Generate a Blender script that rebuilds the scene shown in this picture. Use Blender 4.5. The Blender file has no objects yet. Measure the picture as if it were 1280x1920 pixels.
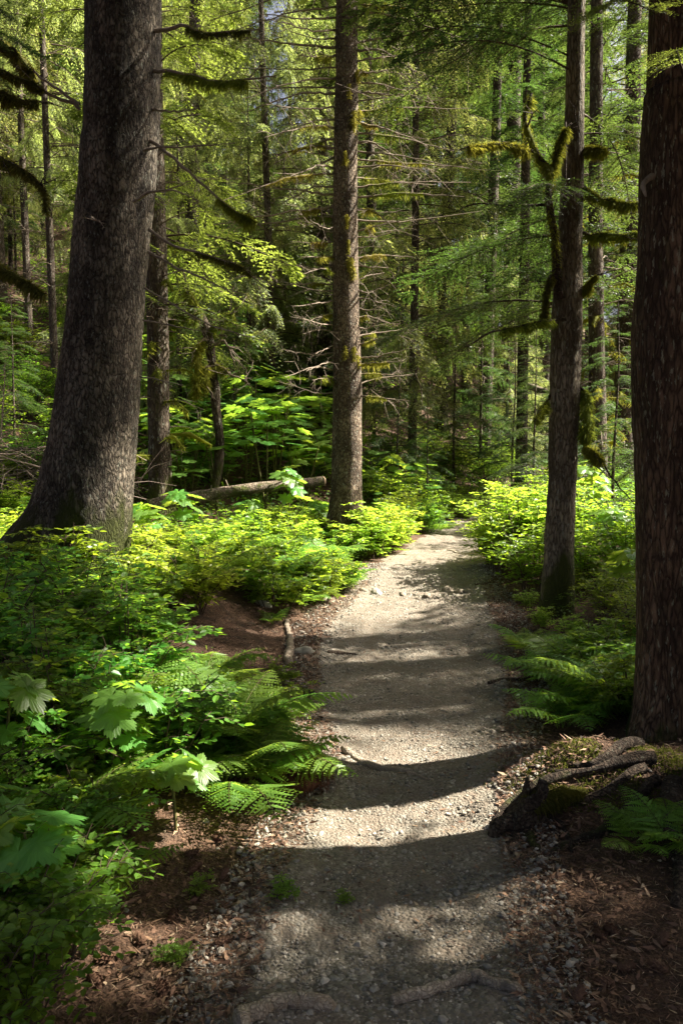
import bpy, math, random
import numpy as np
from mathutils import Vector
R = math.radians
sc = bpy.context.scene
COL = sc.collection
# ------------------------------------------------------------------ camera
EYE = 1.6
F = 1500.0                       # focal length in pixels of the 1280x1920 photograph
PITCH = math.atan(100 / 1500.0)
cam = bpy.data.cameras.new('camera'); co = bpy.data.objects.new('camera', cam); COL.objects.link(co)
cam.sensor_fit = 'VERTICAL'; cam.sensor_height = 36; cam.lens = 36 * F / 1920
cam.clip_start = 0.05; cam.clip_end = 900
co.location = (0, 0, EYE); co.rotation_euler = (R(90) - PITCH, 0, 0)
sc.camera = co
# ------------------------------------------------------------------ sun and sky
SUN_AZ, SUN_EL = R(14), R(47)    # azimuth measured from +X (right) towards +Y (ahead)
SUN = np.array([math.cos(SUN_EL) * math.cos(SUN_AZ), math.cos(SUN_EL) * math.sin(SUN_AZ), math.sin(SUN_EL)])
w = bpy.data.worlds.new('World'); sc.world = w; w.use_nodes = True
nt = w.node_tree; nt.nodes.clear()
sky = nt.nodes.new('ShaderNodeTexSky'); sky.sky_type = 'NISHITA'; sky.sun_disc = False
sky.sun_elevation = SUN_EL; sky.sun_rotation = math.pi / 2 - SUN_AZ
sky.air_density = 0.4; sky.dust_density = 6.0; sky.ozone_density = 0.0
bg = nt.nodes.new('ShaderNodeBackground'); bg.inputs[1].default_value = 0.06
wo = nt.nodes.new('ShaderNodeOutputWorld')
nt.links.new(sky.outputs[0], bg.inputs[0]); nt.links.new(bg.outputs[0], wo.inputs[0])
sl = bpy.data.lights.new('sun', 'SUN'); sl.energy = 5.0; sl.angle = R(0.55); sl.color = (1.0, 0.93, 0.80)
so = bpy.data.objects.new('sun', sl); COL.objects.link(so)
so.rotation_euler = Vector(SUN).to_track_quat('Z', 'Y').to_euler(); so.location = (20, 8, 30)
sc.view_settings.view_transform = 'Standard'; sc.view_settings.look = 'None'
sc.view_settings.exposure = 2.45; sc.view_settings.gamma = 1.0
sc.cycles.max_bounces = 8; sc.cycles.diffuse_bounces = 4; sc.cycles.transmission_bounces = 4
sc.cycles.glossy_bounces = 2; sc.cycles.sample_clamp_indirect = 6.0
sc.cycles.use_denoising = True

rs = np.random.RandomState(11)
def seed(n):
    global rs
    rs = np.random.RandomState(n)
U = lambda a, b, n=None: rs.uniform(a, b, n)

# ------------------------------------------------------------------ noise and terrain
def _hash(i, j, k):
    n = (i * 374761393 + j * 668265263 + k * 1274126177) & 0x7fffffff
    n = ((n ^ (n >> 13)) * 1274126177) & 0x7fffffff
    return ((n ^ (n >> 16)) & 0xffff) / 65535.0
def vnoise(x, y, z=0.0):
    x, y, z = np.broadcast_arrays(np.asarray(x, float), np.asarray(y, float), np.asarray(z, float))
    i, j, k = (np.floor(a).astype(np.int64) for a in (x, y, z))
    f, g, h = x - i, y - j, z - k
    f, g, h = (a * a * (3 - 2 * a) for a in (f, g, h))
    r = 0
    for a in (0, 1):
        for b in (0, 1):
            for c in (0, 1):
                wgt = (f if a else 1 - f) * (g if b else 1 - g) * (h if c else 1 - h)
                r = r + wgt * _hash(i + a, j + b, k + c)
    return r * 2 - 1
def fbm(x, y, z=0.0, o=3):
    r, a = 0, 1.0
    for q in range(o):
        r = r + a * vnoise(np.asarray(x) * 2 ** q + 7.3 * q, np.asarray(y) * 2 ** q + 3.1 * q, np.asarray(z) * 2 ** q)
        a *= 0.5
    return r
def sm(t):
    t = np.clip(t, 0, 1); return t * t * (3 - 2 * t)
PY = np.array([-8, 0, 2.3, 3.2, 4.1, 5.4, 7.0, 8.6, 11.0, 13.3, 15.5, 18.0, 21.0, 26.0])
PX = np.array([-.3, 0, .12, .24, .40, .50, .59, .86, 1.25, 1.85, 2.55, 3.7, 5.6, 9.5])
PWD = np.array([.6, .52, .50, .52, .50, .74, .88, .80, .66, .52, .5, .5, .5, .5])
def pathx(y): return np.interp(y, PY, PX)
def pathw(y): return np.interp(y, PY, PWD)
BUMPS = [(1.2, 3.8, .40, .26, .22), (1.85, 4.3, .6, .6, .05), (-.42, 4.25, .30, .42, .16), (-2.6, 7.4, 1.1, 1.1, .22),
         (2.1, 7.4, .7, .7, .12), (-1.2, 7.9, .8, .7, .10)]
def height(x, y):
    x = np.asarray(x, float); y = np.asarray(y, float)
    z = .035 * np.clip(y - 6, 0, 9) + .055 * np.clip(y - 15, 0, 60) + .22 * np.clip(y - 34, 0, 60)
    dx = x - pathx(y); off = np.abs(dx) - pathw(y)
    z = z + (.24 - .14 * sm((y - 9) / 3)) * sm((off - .12) / 1.3) * (dx < 0) + .12 * sm((off - .15) / 1.2) * (dx > 0)
    z = z - .035 * sm((-off + .05) / .4)
    u = (y - 13) * .75 + (-x - 1.5) * .66
    u = np.clip(u, 0, None); u = u * u / (u + 1.6)
    z = z + .40 * np.clip(u, 0, 38) * sm((5.0 + .12 * y - x) / 7.0)
    z = z + .05 * fbm(x * .9, y * .9) * sm(off / .6 + .2) + .010 * fbm(x * 4, y * 4, 5, 2)
    z = z + .35 * vnoise(x * .22, y * .22, 3) * sm((y - 14) / 10)
    for bx, by, sx, sy, hh in BUMPS:
        z = z + hh * np.exp(-((x - bx) / sx) ** 2 - ((y - by) / sy) ** 2)
    z = z + .05 * sm((y - 9.35) / .25) * np.exp(-((dx) / 1.6) ** 2)        # small stony step in the path
    return z
def H(x, y): return float(height(x, y))
_c, _s = math.cos(PITCH), math.sin(PITCH)
def W(px, py, y):
    """world point seen at photo pixel (px, py) at distance y ahead"""
    a, b = (px - 640) / F, (960 - py) / F
    dy, dz = _c + b * _s, b * _c - _s
    return np.array([a / dy * y, y, EYE + dz / dy * y])
def gp(px, py, far=70):
    ys = np.linspace(1.2, far, 3000)
    a, b = (px - 640) / F, (960 - py) / F
    dy, dz = _c + b * _s, b * _c - _s
    xs, zs = a / dy * ys, EYE + dz / dy * ys
    d = zs - height(xs, ys); k = np.argmax(d < 0)
    if d[k] >= 0: k = len(ys) - 1
    return np.array([xs[k], ys[k], H(xs[k], ys[k])])
def PXR(x, y): return 640 + x / y * F

# ------------------------------------------------------------------ mesh collecting
class G:
    def __init__(s): s.V = []; s.F = []; s.n = 0
    def add(s, V, Fc, m=0, smooth=True):
        V = np.asarray(V, float).reshape(-1, 3); Fc = np.asarray(Fc, int)
        s.V.append(V); s.F.append((Fc + s.n, m, smooth)); s.n += len(V)
        return s
    def mesh(s, name, off=None):
        V = np.concatenate(s.V)
        if off is not None: V = V - np.asarray(off)
        me = bpy.data.meshes.new(name)
        me.vertices.add(len(V)); me.vertices.foreach_set('co', V.astype(np.float32).ravel())
        idx = np.concatenate([f.ravel() for f, m, q in s.F])
        tot = np.concatenate([np.full(len(f), f.shape[1]) for f, m, q in s.F])
        mi = np.concatenate([np.full(len(f), m) for f, m, q in s.F])
        smo = np.concatenate([np.full(len(f), q) for f, m, q in s.F])
        me.loops.add(len(idx)); me.loops.foreach_set('vertex_index', idx.astype(np.int32))
        me.polygons.add(len(tot)); st = np.concatenate([[0], np.cumsum(tot)[:-1]])
        me.polygons.foreach_set('loop_start', st.astype(np.int32))
        me.polygons.foreach_set('material_index', mi.astype(np.int32))
        me.polygons.foreach_set('use_smooth', smo.astype(bool))
        me.update(calc_edges=True)
        return me
def tag(o, label, cat=None, group=None, kind=None):
    if label: o['label'] = label
    if cat: o['category'] = cat
    if group: o['group'] = group
    if kind: o['kind'] = kind
    return o
def obj(name, g, mats, parent=None, world=True):
    """one mesh object; g in world coordinates (or local when world=False)"""
    if isinstance(g, G):
        off = np.array(parent.location) if (parent is not None and world) else None
        me = g.mesh(name, off)
        for m in (mats if isinstance(mats, (list, tuple)) else [mats]): me.materials.append(m)
    else: me = g
    o = bpy.data.objects.new(name, me); COL.objects.link(o)
    if parent is not None: o.parent = parent
    return o
def thing(name, loc, label, cat, group=None):
    o = bpy.data.objects.new(name, None); COL.objects.link(o); o.location = loc; o.empty_display_size = .1
    return tag(o, label, cat, group)
def copy_tree(o, parent=None):
    c = o.copy(); COL.objects.link(c)
    if parent is not None: c.parent = parent
    for ch in list(o.children): copy_tree(ch, c)
    return c
def nrm(a):
    a = np.asarray(a, float); return a / (np.linalg.norm(a, axis=-1, keepdims=True) + 1e-9)
def scat(g, tv, tf, pos, xa, za, scale, m=0, smooth=False):
    pos = np.asarray(pos, float); n = len(pos)
    if n == 0: return
    X = nrm(xa); Z = np.asarray(za, float) * np.ones((n, 3)); Z = Z - (Z * X).sum(1, keepdims=True) * X; Z = nrm(Z); Y = np.cross(Z, X)
    s = np.asarray(scale, float) * np.ones(n) if np.ndim(scale) < 2 else np.asarray(scale)
    T = np.asarray(tv, float)
    if s.ndim == 1: s = np.repeat(s[:, None], 3, 1)
    V = pos[:, None] + (T[None, :, 0:1] * s[:, None, 0:1]) * X[:, None] + (T[None, :, 1:2] * s[:, None, 1:2]) * Y[:, None] + (T[None, :, 2:3] * s[:, None, 2:3]) * Z[:, None]
    Fc = (np.asarray(tf)[None] + (np.arange(n) * len(T))[:, None, None]).reshape(-1, np.shape(tf)[1])
    g.add(V.reshape(-1, 3), Fc, m, smooth)
def tube(g, P, r, n=6, m=0, rough=0.0, cap=True, sd=0):
    P = np.asarray(P, float); k = len(P); r = np.ones(k) * r
    T = nrm(np.gradient(P, axis=0))
    up = np.array([0, 0, 1.]) if abs(T[0, 2]) < .9 else np.array([1., 0, 0])
    A = np.empty((k, 3)); a = nrm(np.cross(T[0], up))
    for i in range(k):
        a = nrm(a - T[i] * np.dot(a, T[i])); A[i] = a
    B = np.cross(T, A); th = np.arange(n) * 2 * np.pi / n
    D = np.cos(th)[None, :, None] * A[:, None] + np.sin(th)[None, :, None] * B[:, None]
    rr = r[:, None] * np.ones((k, n))
    if rough:
        Q = P[:, None] + D * r[:, None, None]
        rr = rr * (1 + rough * fbm(Q[..., 0] / r.max() * .9 + sd, Q[..., 1] / r.max() * .9, Q[..., 2] / r.max() * .9, 2))
    V = P[:, None] + D * rr[..., None]
    i, j = np.meshgrid(np.arange(k - 1), np.arange(n), indexing='ij')
    a0 = i * n + j; b0 = i * n + (j + 1) % n
    g.add(V.reshape(-1, 3), np.stack([a0, b0, b0 + n, a0 + n], -1).reshape(-1, 4), m, True)
    if cap:
        for q, s in ((0, -1), (k - 1, 1)):
            V2 = np.vstack([V[q], P[q] + T[q] * s * r[q] * .4]); f = [[n, (t + 1) % n, t] if s < 0 else [t, (t + 1) % n, n] for t in range(n)]
            g.add(V2, f, m, True)
def spline(P, n):
    P = np.asarray(P, float); k = len(P)
    if k == 2: return P[0] + (P[1] - P[0]) * np.linspace(0, 1, n)[:, None]
    t = np.linspace(0, k - 1 - 1e-6, n); i = t.astype(int); u = (t - i)[:, None]
    Q = np.vstack([2 * P[0] - P[1], P, 2 * P[-1] - P[-2]])
    p0, p1, p2, p3 = Q[i], Q[i + 1], Q[i + 2], Q[i + 3]
    return .5 * (2 * p1 + (p2 - p0) * u + (2 * p0 - 5 * p1 + 4 * p2 - p3) * u ** 2 + (3 * p1 - p0 - 3 * p2 + p3) * u ** 3)

# ------------------------------------------------------------------ materials
def mat(name):
    m = bpy.data.materials.new(name); m.use_nodes = True; m.node_tree.nodes.clear(); return m
def nd(m, t, **kw):
    n = m.node_tree.nodes.new(t)
    for k, v in kw.items():
        if k.startswith('i_'):
            n.inputs[k[2:].replace('_', ' ')].default_value = v
        else: setattr(n, k, v)
    return n
def lk(m, a, b): m.node_tree.links.new(a, b)
def coords(m, scale=(1, 1, 1)):
    tc = nd(m, 'ShaderNodeTexCoord'); mp = nd(m, 'ShaderNodeMapping'); mp.inputs['Scale'].default_value = scale
    lk(m, tc.outputs['Object'], mp.inputs['Vector']); return mp.outputs[0]
def noise(m, v, s, d=4, r=.55):
    n = nd(m, 'ShaderNodeTexNoise'); n.inputs['Scale'].default_value = s; n.inputs['Detail'].default_value = d; n.inputs['Roughness'].default_value = r
    lk(m, v, n.inputs['Vector']); return n.outputs[0]
def vor(m, v, s, feat='F1', out='Distance'):
    n = nd(m, 'ShaderNodeTexVoronoi', feature=feat); n.inputs['Scale'].default_value = s; lk(m, v, n.inputs['Vector']); return n.outputs[out]
def ramp(m, f, stops, interp='LINEAR'):
    n = nd(m, 'ShaderNodeValToRGB'); n.color_ramp.interpolation = interp; e = n.color_ramp.elements
    while len(e) < len(stops): e.new(.5)
    for el, (p, c) in zip(e, stops):
        el.position = p; el.color = (*c, 1) if len(c) == 3 else c
    lk(m, f, n.inputs[0]); return n.outputs[0]
def mixc(m, f, a, b, mode='MIX'):
    n = nd(m, 'ShaderNodeMix', data_type='RGBA', blend_type=mode)
    for s, v in ((0, f), (6, a), (7, b)):
        if hasattr(v, 'links') or hasattr(v, 'is_linked'): lk(m, v, n.inputs[s])
        else: n.inputs[s].default_value = v if s == 0 else (*v, 1)
    return n.outputs[2]
def math_(m, op, a, b=0.0):
    n = nd(m, 'ShaderNodeMath', operation=op)
    for s, v in ((0, a), (1, b)):
        if isinstance(v, (int, float)): n.inputs[s].default_value = v
        else: lk(m, v, n.inputs[s])
    return n.outputs[0]
def out(m, sh):
    o = nd(m, 'ShaderNodeOutputMaterial'); lk(m, sh, o.inputs[0]); return m
def surf(m, col, rough=.85, bump=None, bd=.01, bs=1.0, spec=.25):
    p = nd(m, 'ShaderNodeBsdfPrincipled'); p.inputs['Specular IOR Level'].default_value = spec
    if isinstance(col, tuple): p.inputs['Base Color'].default_value = (*col, 1)
    else: lk(m, col, p.inputs['Base Color'])
    if isinstance(rough, float): p.inputs['Roughness'].default_value = rough
    else: lk(m, rough, p.inputs['Roughness'])
    if bump is not None:
        b = nd(m, 'ShaderNodeBump'); b.inputs['Strength'].default_value = bs; b.inputs['Distance'].default_value = bd
        lk(m, bump, b.inputs['Height']); lk(m, b.outputs[0], p.inputs['Normal'])
    return out(m, p.outputs[0])
def bark(name, dark, mid, light, scale=22, moss=.45, flat=(1, 1, .55), base_moss=1.2, bd=.02, lich_lightfleck=(.30, .31, .25)):
    m = mat(name); v = coords(m, flat)
    wob = noise(m, v, scale * .35, 3)
    vv = nd(m, 'ShaderNodeVectorMath', operation='MULTIPLY_ADD'); vv.inputs[1].default_value = (1, 1, 1)
    nz = nd(m, 'ShaderNodeTexNoise'); nz.inputs['Scale'].default_value = scale * .5; lk(m, v, nz.inputs['Vector'])
    sc_ = nd(m, 'ShaderNodeVectorMath', operation='SCALE'); sc_.inputs['Scale'].default_value = 2.6 / scale; lk(m, nz.outputs[1], sc_.inputs[0])
    lk(m, v, vv.inputs[0]); lk(m, sc_.outputs[0], vv.inputs[2]); v2 = vv.outputs[0]
    e = vor(m, v2, scale, 'DISTANCE_TO_EDGE'); cell = vor(m, v2, scale, 'F1', 'Color')
    fine = noise(m, v, scale * 4, 5, .7)
    e = math_(m, 'ADD', e, math_(m, 'MULTIPLY', math_(m, 'SUBTRACT', noise(m, v, scale * 2.2, 4, .7), .45), .55)); plate = ramp(m, e, [(0, (.12, .12, .12)), (.22, (.8, .8, .8)), (.5, (1, 1, 1))])
    bw = nd(m, 'ShaderNodeRGBToBW'); lk(m, cell, bw.inputs[0])
    big = noise(m, v, scale * .16, 3)
    base = mixc(m, bw.outputs[0], mid, light)
    base = mixc(m, ramp(m, big, [(.42, (0, 0, 0)), (.58, (1, 1, 1))]), base, mixc(m, .65, base, dark))
    base = mixc(m, ramp(m, fine, [(.3, (0, 0, 0)), (.7, (1, 1, 1))]), mixc(m, .45, base, dark), base)
    base = mixc(m, plate, dark, base)
    lm = ramp(m, noise(m, v, scale * 1.6, 4, .65), [(.59, (0, 0, 0)), (.65, (1, 1, 1))])
    base = mixc(m, math_(m, 'MULTIPLY', lm, .75), base, lich_lightfleck)
    # moss: patches, more of them near the foot of the trunk
    sp = nd(m, 'ShaderNodeSeparateXYZ'); tc = nd(m, 'ShaderNodeTexCoord'); lk(m, tc.outputs['Object'], sp.inputs[0])
    foot = math_(m, 'MULTIPLY', math_(m, 'SUBTRACT', base_moss, sp.outputs[2]), .35)
    foot = math_(m, 'MAXIMUM', foot, 0.0)
    mn = math_(m, 'ADD', noise(m, v, 3.2, 5, .65), math_(m, 'MINIMUM', foot, .22))
    mm = ramp(m, mn, [(1 - moss, (0, 0, 0)), (1 - moss + .1, (1, 1, 1))])
    base = mixc(m, mm, base, mixc(m, fine, (.018, .024, .006), (.085, .095, .016)))
    hgt = math_(m, 'ADD', math_(m, 'MULTIPLY', plate, .7), math_(m, 'MULTIPLY', fine, .5))
    hgt = math_(m, 'ADD', hgt, math_(m, 'MULTIPLY', wob, .9))
    hgt = math_(m, 'ADD', hgt, math_(m, 'MULTIPLY', bw.outputs[0], .35))
    return surf(m, base, .88, hgt, bd, 1.0, .2)
def leafmat(name, cols, trans, tmix=.5, rough=.45, var=.35, spec=.35, bump=0):
    """thin leaf: glossy diffuse front mixed with light let through; cols = (dark, light) leaf pigment, trans = colour of light let through"""
    m = mat(name)
    geo = nd(m, 'ShaderNodeNewGeometry'); oi = nd(m, 'ShaderNodeObjectInfo')
    c = mixc(m, geo.outputs['Random Per Island'], cols[0], cols[1])
    hs = nd(m, 'ShaderNodeHueSaturation')
    lk(m, math_(m, 'ADD', math_(m, 'MULTIPLY', oi.outputs['Random'], .05), .475), hs.inputs['Hue'])
    lk(m, math_(m, 'ADD', math_(m, 'MULTIPLY', oi.outputs['Random'], var), 1 - var / 2), hs.inputs['Value']); lk(m, c, hs.inputs['Color'])
    p = nd(m, 'ShaderNodeBsdfPrincipled'); p.inputs['Roughness'].default_value = rough; p.inputs['Specular IOR Level'].default_value = spec
    lk(m, hs.outputs[0], p.inputs['Base Color'])
    t = nd(m, 'ShaderNodeBsdfTranslucent')
    h2 = nd(m, 'ShaderNodeHueSaturation'); h2.inputs['Color'].default_value = (*trans, 1)
    rv = math_(m, 'ADD', math_(m, 'MULTIPLY', geo.outputs['Random Per Island'], .6), .65); lk(m, rv, h2.inputs['Value'])
    lk(m, math_(m, 'ADD', math_(m, 'MULTIPLY', oi.outputs['Random'], .04), .48), h2.inputs['Hue'])
    lk(m, h2.outputs[0], t.inputs[0])
    mx = nd(m, 'ShaderNodeMixShader'); mx.inputs[0].default_value = tmix
    lk(m, p.outputs[0], mx.inputs[1]); lk(m, t.outputs[0], mx.inputs[2])
    return out(m, mx.outputs[0])
M = {}
M['bark_scaly'] = bark('bark_scaly', (.014, .010, .007), (.15, .115, .08), (.52, .44, .33), 31, .34, (1, 1, .40), 1.2, .09)
M['bark_mid'] = bark('bark_mid', (.025, .016, .010), (.15, .105, .07), (.36, .28, .20), 24, .30, (1, 1, .6), .8)
M['bark_pale'] = bark('bark_pale', (.04, .028, .018), (.24, .19, .13), (.46, .39, .28), 34, .42, (1, 1, .25), .9, .03)
M['bark_red'] = bark('bark_red', (.024, .014, .009), (.16, .09, .055), (.34, .22, .135), 34, .36, (1, 1, .24), .5, .03, (.30, .29, .20))  # last colour: lichen, brightened to stand in for flecks of light on the trunk
M['bark_far'] = bark('bark_far', (.03, .02, .013), (.10, .075, .052), (.20, .16, .12), 14, .40, (1, 1, .4), 1.0, .03)
def simple(name, a, b, s, rough=.85, bd=.006, stretch=(1, 1, 1), d=6):
    m = mat(name); v = coords(m, stretch); n = noise(m, v, s, d, .65); n2 = noise(m, v, s * .2, 3)
    c = mixc(m, ramp(m, n, [(.3, (0, 0, 0)), (.7, (1, 1, 1))]), a, b)
    c = mixc(m, math_(m, 'MULTIPLY', n2, .5), c, mixc(m, .5, a, b), 'MIX')
    return surf(m, c, rough, n, bd, 1.0)
M['root'] = bark('root_wood', (.26, .20, .145), (.46, .38, .29), (.62, .54, .43), 60, .1, (1, 1, 1), -9, .012, (.40, .36, .28))
M['root_dark'] = bark('root_dark', (.018, .012, .008), (.075, .048, .032), (.16, .115, .08), 38, .42, (1, 1, 1), -9, .02, (.16, .15, .11))
M['dead'] = simple('dead_twig', (.09, .065, .045), (.26, .21, .16), 40, .85, .002)
M['twig'] = simple('live_twig', (.035, .022, .014), (.10, .07, .045), 40, .85, .002)
M['brush'] = simple('dry_brush', (.14, .10, .08), (.36, .28, .23), 50, .85, .002)
M['stem'] = simple('green_stem', (.05, .05, .015), (.16, .15, .05), 30, .7, .002)
M['rock'] = simple('rock', (.14, .125, .10), (.38, .35, .29), 14, .85, .01)
M['rock_brown'] = simple('earthy_rock', (.09, .07, .05), (.28, .235, .18), 14, .88, .012)
M['mossy_rock'] = simple('mossy_rock', (.02, .03, .008), (.10, .10, .03), 18, .9, .015)
M['log'] = bark('log_bark', (.05, .035, .025), (.22, .16, .11), (.42, .35, .26), 22, .30, (1, 1, 1), 2.0)
M['cut'] = simple('end_wood', (.15, .10, .06), (.36, .27, .17), 30, .8, .004)
M['rootmat'] = simple('fibrous_roots', (.05, .018, .010), (.17, .072, .038), 45, .9, .015)
def mossmat(name, a, b, tr):
    return leafmat(name, (a, b), tr, .42, .8, .2, .1)
M['moss'] = mossmat('moss', (.06, .075, .010), (.17, .19, .025), (.34, .36, .04))
M['moss_gold'] = mossmat('golden_moss', (.12, .115, .015), (.28, .25, .04), (.38, .36, .05))
M['moss_dark'] = mossmat('dark_moss', (.035, .042, .009), (.10, .105, .02), (.18, .18, .03))
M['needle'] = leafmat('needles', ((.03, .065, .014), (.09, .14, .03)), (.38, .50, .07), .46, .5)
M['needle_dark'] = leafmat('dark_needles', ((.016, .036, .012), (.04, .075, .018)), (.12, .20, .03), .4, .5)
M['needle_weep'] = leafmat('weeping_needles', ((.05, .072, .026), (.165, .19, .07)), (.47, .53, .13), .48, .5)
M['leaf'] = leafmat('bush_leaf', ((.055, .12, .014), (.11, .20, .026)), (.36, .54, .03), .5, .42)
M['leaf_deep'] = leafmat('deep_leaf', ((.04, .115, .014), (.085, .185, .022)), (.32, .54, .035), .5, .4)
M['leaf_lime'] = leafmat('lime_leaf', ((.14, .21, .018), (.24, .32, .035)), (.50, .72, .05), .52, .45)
M['fern'] = leafmat('fern_leaf', ((.06, .14, .018), (.12, .22, .035)), (.40, .58, .06), .5, .5)
M['club'] = leafmat('club_leaf', ((.06, .15, .026), (.11, .22, .045)), (.40, .60, .05), .48, .38)
M['cover'] = leafmat('cover_leaf', ((.035, .09, .012), (.08, .16, .024)), (.28, .44, .03), .48, .5)
# ground
def ground_mat(name, path):
    m = mat(name); v = coords(m)
    n1 = noise(m, v, 2.2, 4); n2 = noise(m, v, 90, 6, .7); n3 = noise(m, v, 300, 3, .6); n4 = noise(m, v, 9, 5, .6)
    ed = vor(m, v, 75, 'F1', 'Distance'); cc = vor(m, v, 75, 'F1', 'Color'); bw = nd(m, 'ShaderNodeRGBToBW'); lk(m, cc, bw.inputs[0])
    if path:
        c = ramp(m, bw.outputs[0], [(0, (.075, .066, .052)), (.45, (.17, .152, .12)), (.8, (.27, .245, .20)), (1, (.50, .47, .40))])
        soil = mixc(m, n2, (.10, .08, .06), (.24, .20, .155))
        c = mixc(m, ramp(m, n4, [(.38, (0, 0, 0)), (.62, (1, 1, 1))]), soil, c)
        c = mixc(m, math_(m, 'MULTIPLY', ramp(m, n1, [(.4, (0, 0, 0)), (.65, (1, 1, 1))]), .35), c, (.12, .09, .065))
    else:
        c = mixc(m, ramp(m, n2, [(.3, (0, 0, 0)), (.7, (1, 1, 1))]), (.035, .021, .014), (.15, .085, .053))
        c = mixc(m, ramp(m, n4, [(.45, (0, 0, 0)), (.7, (1, 1, 1))]), c, (.04, .028, .019))
    hgt = math_(m, 'ADD', math_(m, 'MULTIPLY', ed, -1.0), math_(m, 'MULTIPLY', n2, .8))
    hgt = math_(m, 'ADD', hgt, math_(m, 'MULTIPLY', n4, 1.5))
    return surf(m, c, .9, hgt, .012, 1.0, .2)
M['path'] = ground_mat('gravel_path', True)
M['floor'] = ground_mat('needle_floor', False)
def pebmat(name, stops, rough=.75):
    m = mat(name); geo = nd(m, 'ShaderNodeNewGeometry'); v = coords(m)
    c = ramp(m, geo.outputs['Random Per Island'], stops); n = noise(m, v, 120, 3)
    c = mixc(m, math_(m, 'MULTIPLY', n, .5), c, mixc(m, .5, c, (.05, .045, .04)))
    return surf(m, c, rough)
M['pebble'] = pebmat('pebbles', [(0, (.12, .11, .09)), (.5, (.24, .22, .185)), (.85, (.33, .29, .23)), (1, (.50, .45, .37))])
M['litter'] = pebmat('needle_litter', [(0, (.03, .018, .011)), (.5, (.14, .072, .044)), (.85, (.25, .15, .09)), (1, (.38, .29, .19))])
M['cone'] = simple('cone_scales', (.05, .025, .014), (.16, .085, .05), 60, .8, .006)

# ------------------------------------------------------------------ ground, path
def warp(n, lo, hi, c, k):
    t = np.linspace(np.arcsinh((lo - c) / k), np.arcsinh((hi - c) / k), n); return c + k * np.sinh(t)
def grid(xs, ys, dz=0.0):
    X, Y = np.meshgrid(xs, ys); Z = height(X, Y) + dz; return X, Y, Z
def gridfaces(a, b):
    i, j = np.meshgrid(np.arange(a - 1), np.arange(b - 1), indexing='ij'); p = i * b + j
    return np.stack([p, p + 1, p + b + 1, p + b], -1).reshape(-1, 4)
xs = warp(420, -150, 150, 0, 1.6); ys = warp(460, -60, 260, 4, 3.0)
X, Y, Z = grid(xs, ys)
g = G().add(np.stack([X, Y, Z], -1), gridfaces(len(ys), len(xs)))
tag(obj('forest_floor', g, M['floor']), 'red-brown needle-covered forest ground on both sides of the path', kind='structure')
seed(5)
ys = np.concatenate([np.linspace(-4, 14, 700), np.linspace(14.05, 24, 120)]); t = np.linspace(-1, 1, 61)
wl = pathw(ys) * (1.0 + .12 * fbm(ys * 1.7, 1.0) + .06 * fbm(ys * 9, 2.0)) + .04; wr = pathw(ys) * (1.0 + .12 * fbm(ys * 1.5, 9.0) + .06 * fbm(ys * 9, 6.0)) + .04
X = pathx(ys)[:, None] + np.where(t < 0, t * wl[:, None], t * wr[:, None]); Y = np.repeat(ys[:, None], 61, 1)
edge = np.abs(t)[None] ** 8
Z = height(X, Y) + .006 + .007 * fbm(X * 12, Y * 12, 1, 3) * (1 - edge) + .004 - .016 * edge
g = G().add(np.stack([X, Y, Z], -1), gridfaces(len(ys), 61))
tag(obj('path', g, M['path']), 'grey gravel footpath curving away through the forest', kind='structure')

# ------------------------------------------------------------------ leaf templates
OV = np.array([(0, 0, 0), (.28, .21, .05), (.68, .2, .03), (1, 0, -.08), (.68, -.2, .03), (.28, -.21, .05), (.5, 0, -.03)])
OF = np.array([(0, 6, 1), (1, 6, 2), (2, 6, 3), (3, 6, 4), (4, 6, 5), (5, 6, 0)])
DV = np.array([(0, 0, 0), (.35, .14, .02), (1, 0, 0), (.35, -.14, .02)]); DF = np.array([(0, 3, 2, 1)])
NV = np.array([(0, 0, 0), (.3, .5, 0), (1, 0, 0), (.3, -.5, 0)]); NF = DF
SV = np.array([(0, .5, 0), (0, -.5, 0), (1, 0, 0)]); SF = np.array([(0, 1, 2)])
def club_template():
    ang = [-150, -98, -48, 0, 48, 98, 150]; ln = [.66, .84, .98, 1.06, .98, .84, .66]
    pol = []
    for k, (a, l) in enumerate(zip(ang, ln)):
        for da, f in ((-20, .70), (-16, .82), (-12, .77), (-8, .90), (-5, .85), (0, 1.0), (5, .85), (8, .90), (12, .77), (16, .82), (20, .70)):
            pol.append((a + da, l * f, 1 - abs(da) / 24))
        if k < 6: pol.append(((a + ang[k + 1]) / 2, .60 * (l + ln[k + 1]) / 2, 0))
    V = [(0, 0, 0)]
    for fr in (.5, 1.0):
        for a, r, rib in pol:
            rr = r * fr; V.append((rr * math.cos(R(a)), rr * math.sin(R(a)), .10 * rib * rr - .22 * rr * rr))
    n = len(pol); Fq = []; T = []
    for i in range(n - 1):
        T.append((0, 1 + i, 2 + i)); T += [(1 + i, 1 + n + i, 2 + n + i), (1 + i, 2 + n + i, 2 + i)]
    return np.array(V), np.array(T)
CV, CF = club_template()

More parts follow.
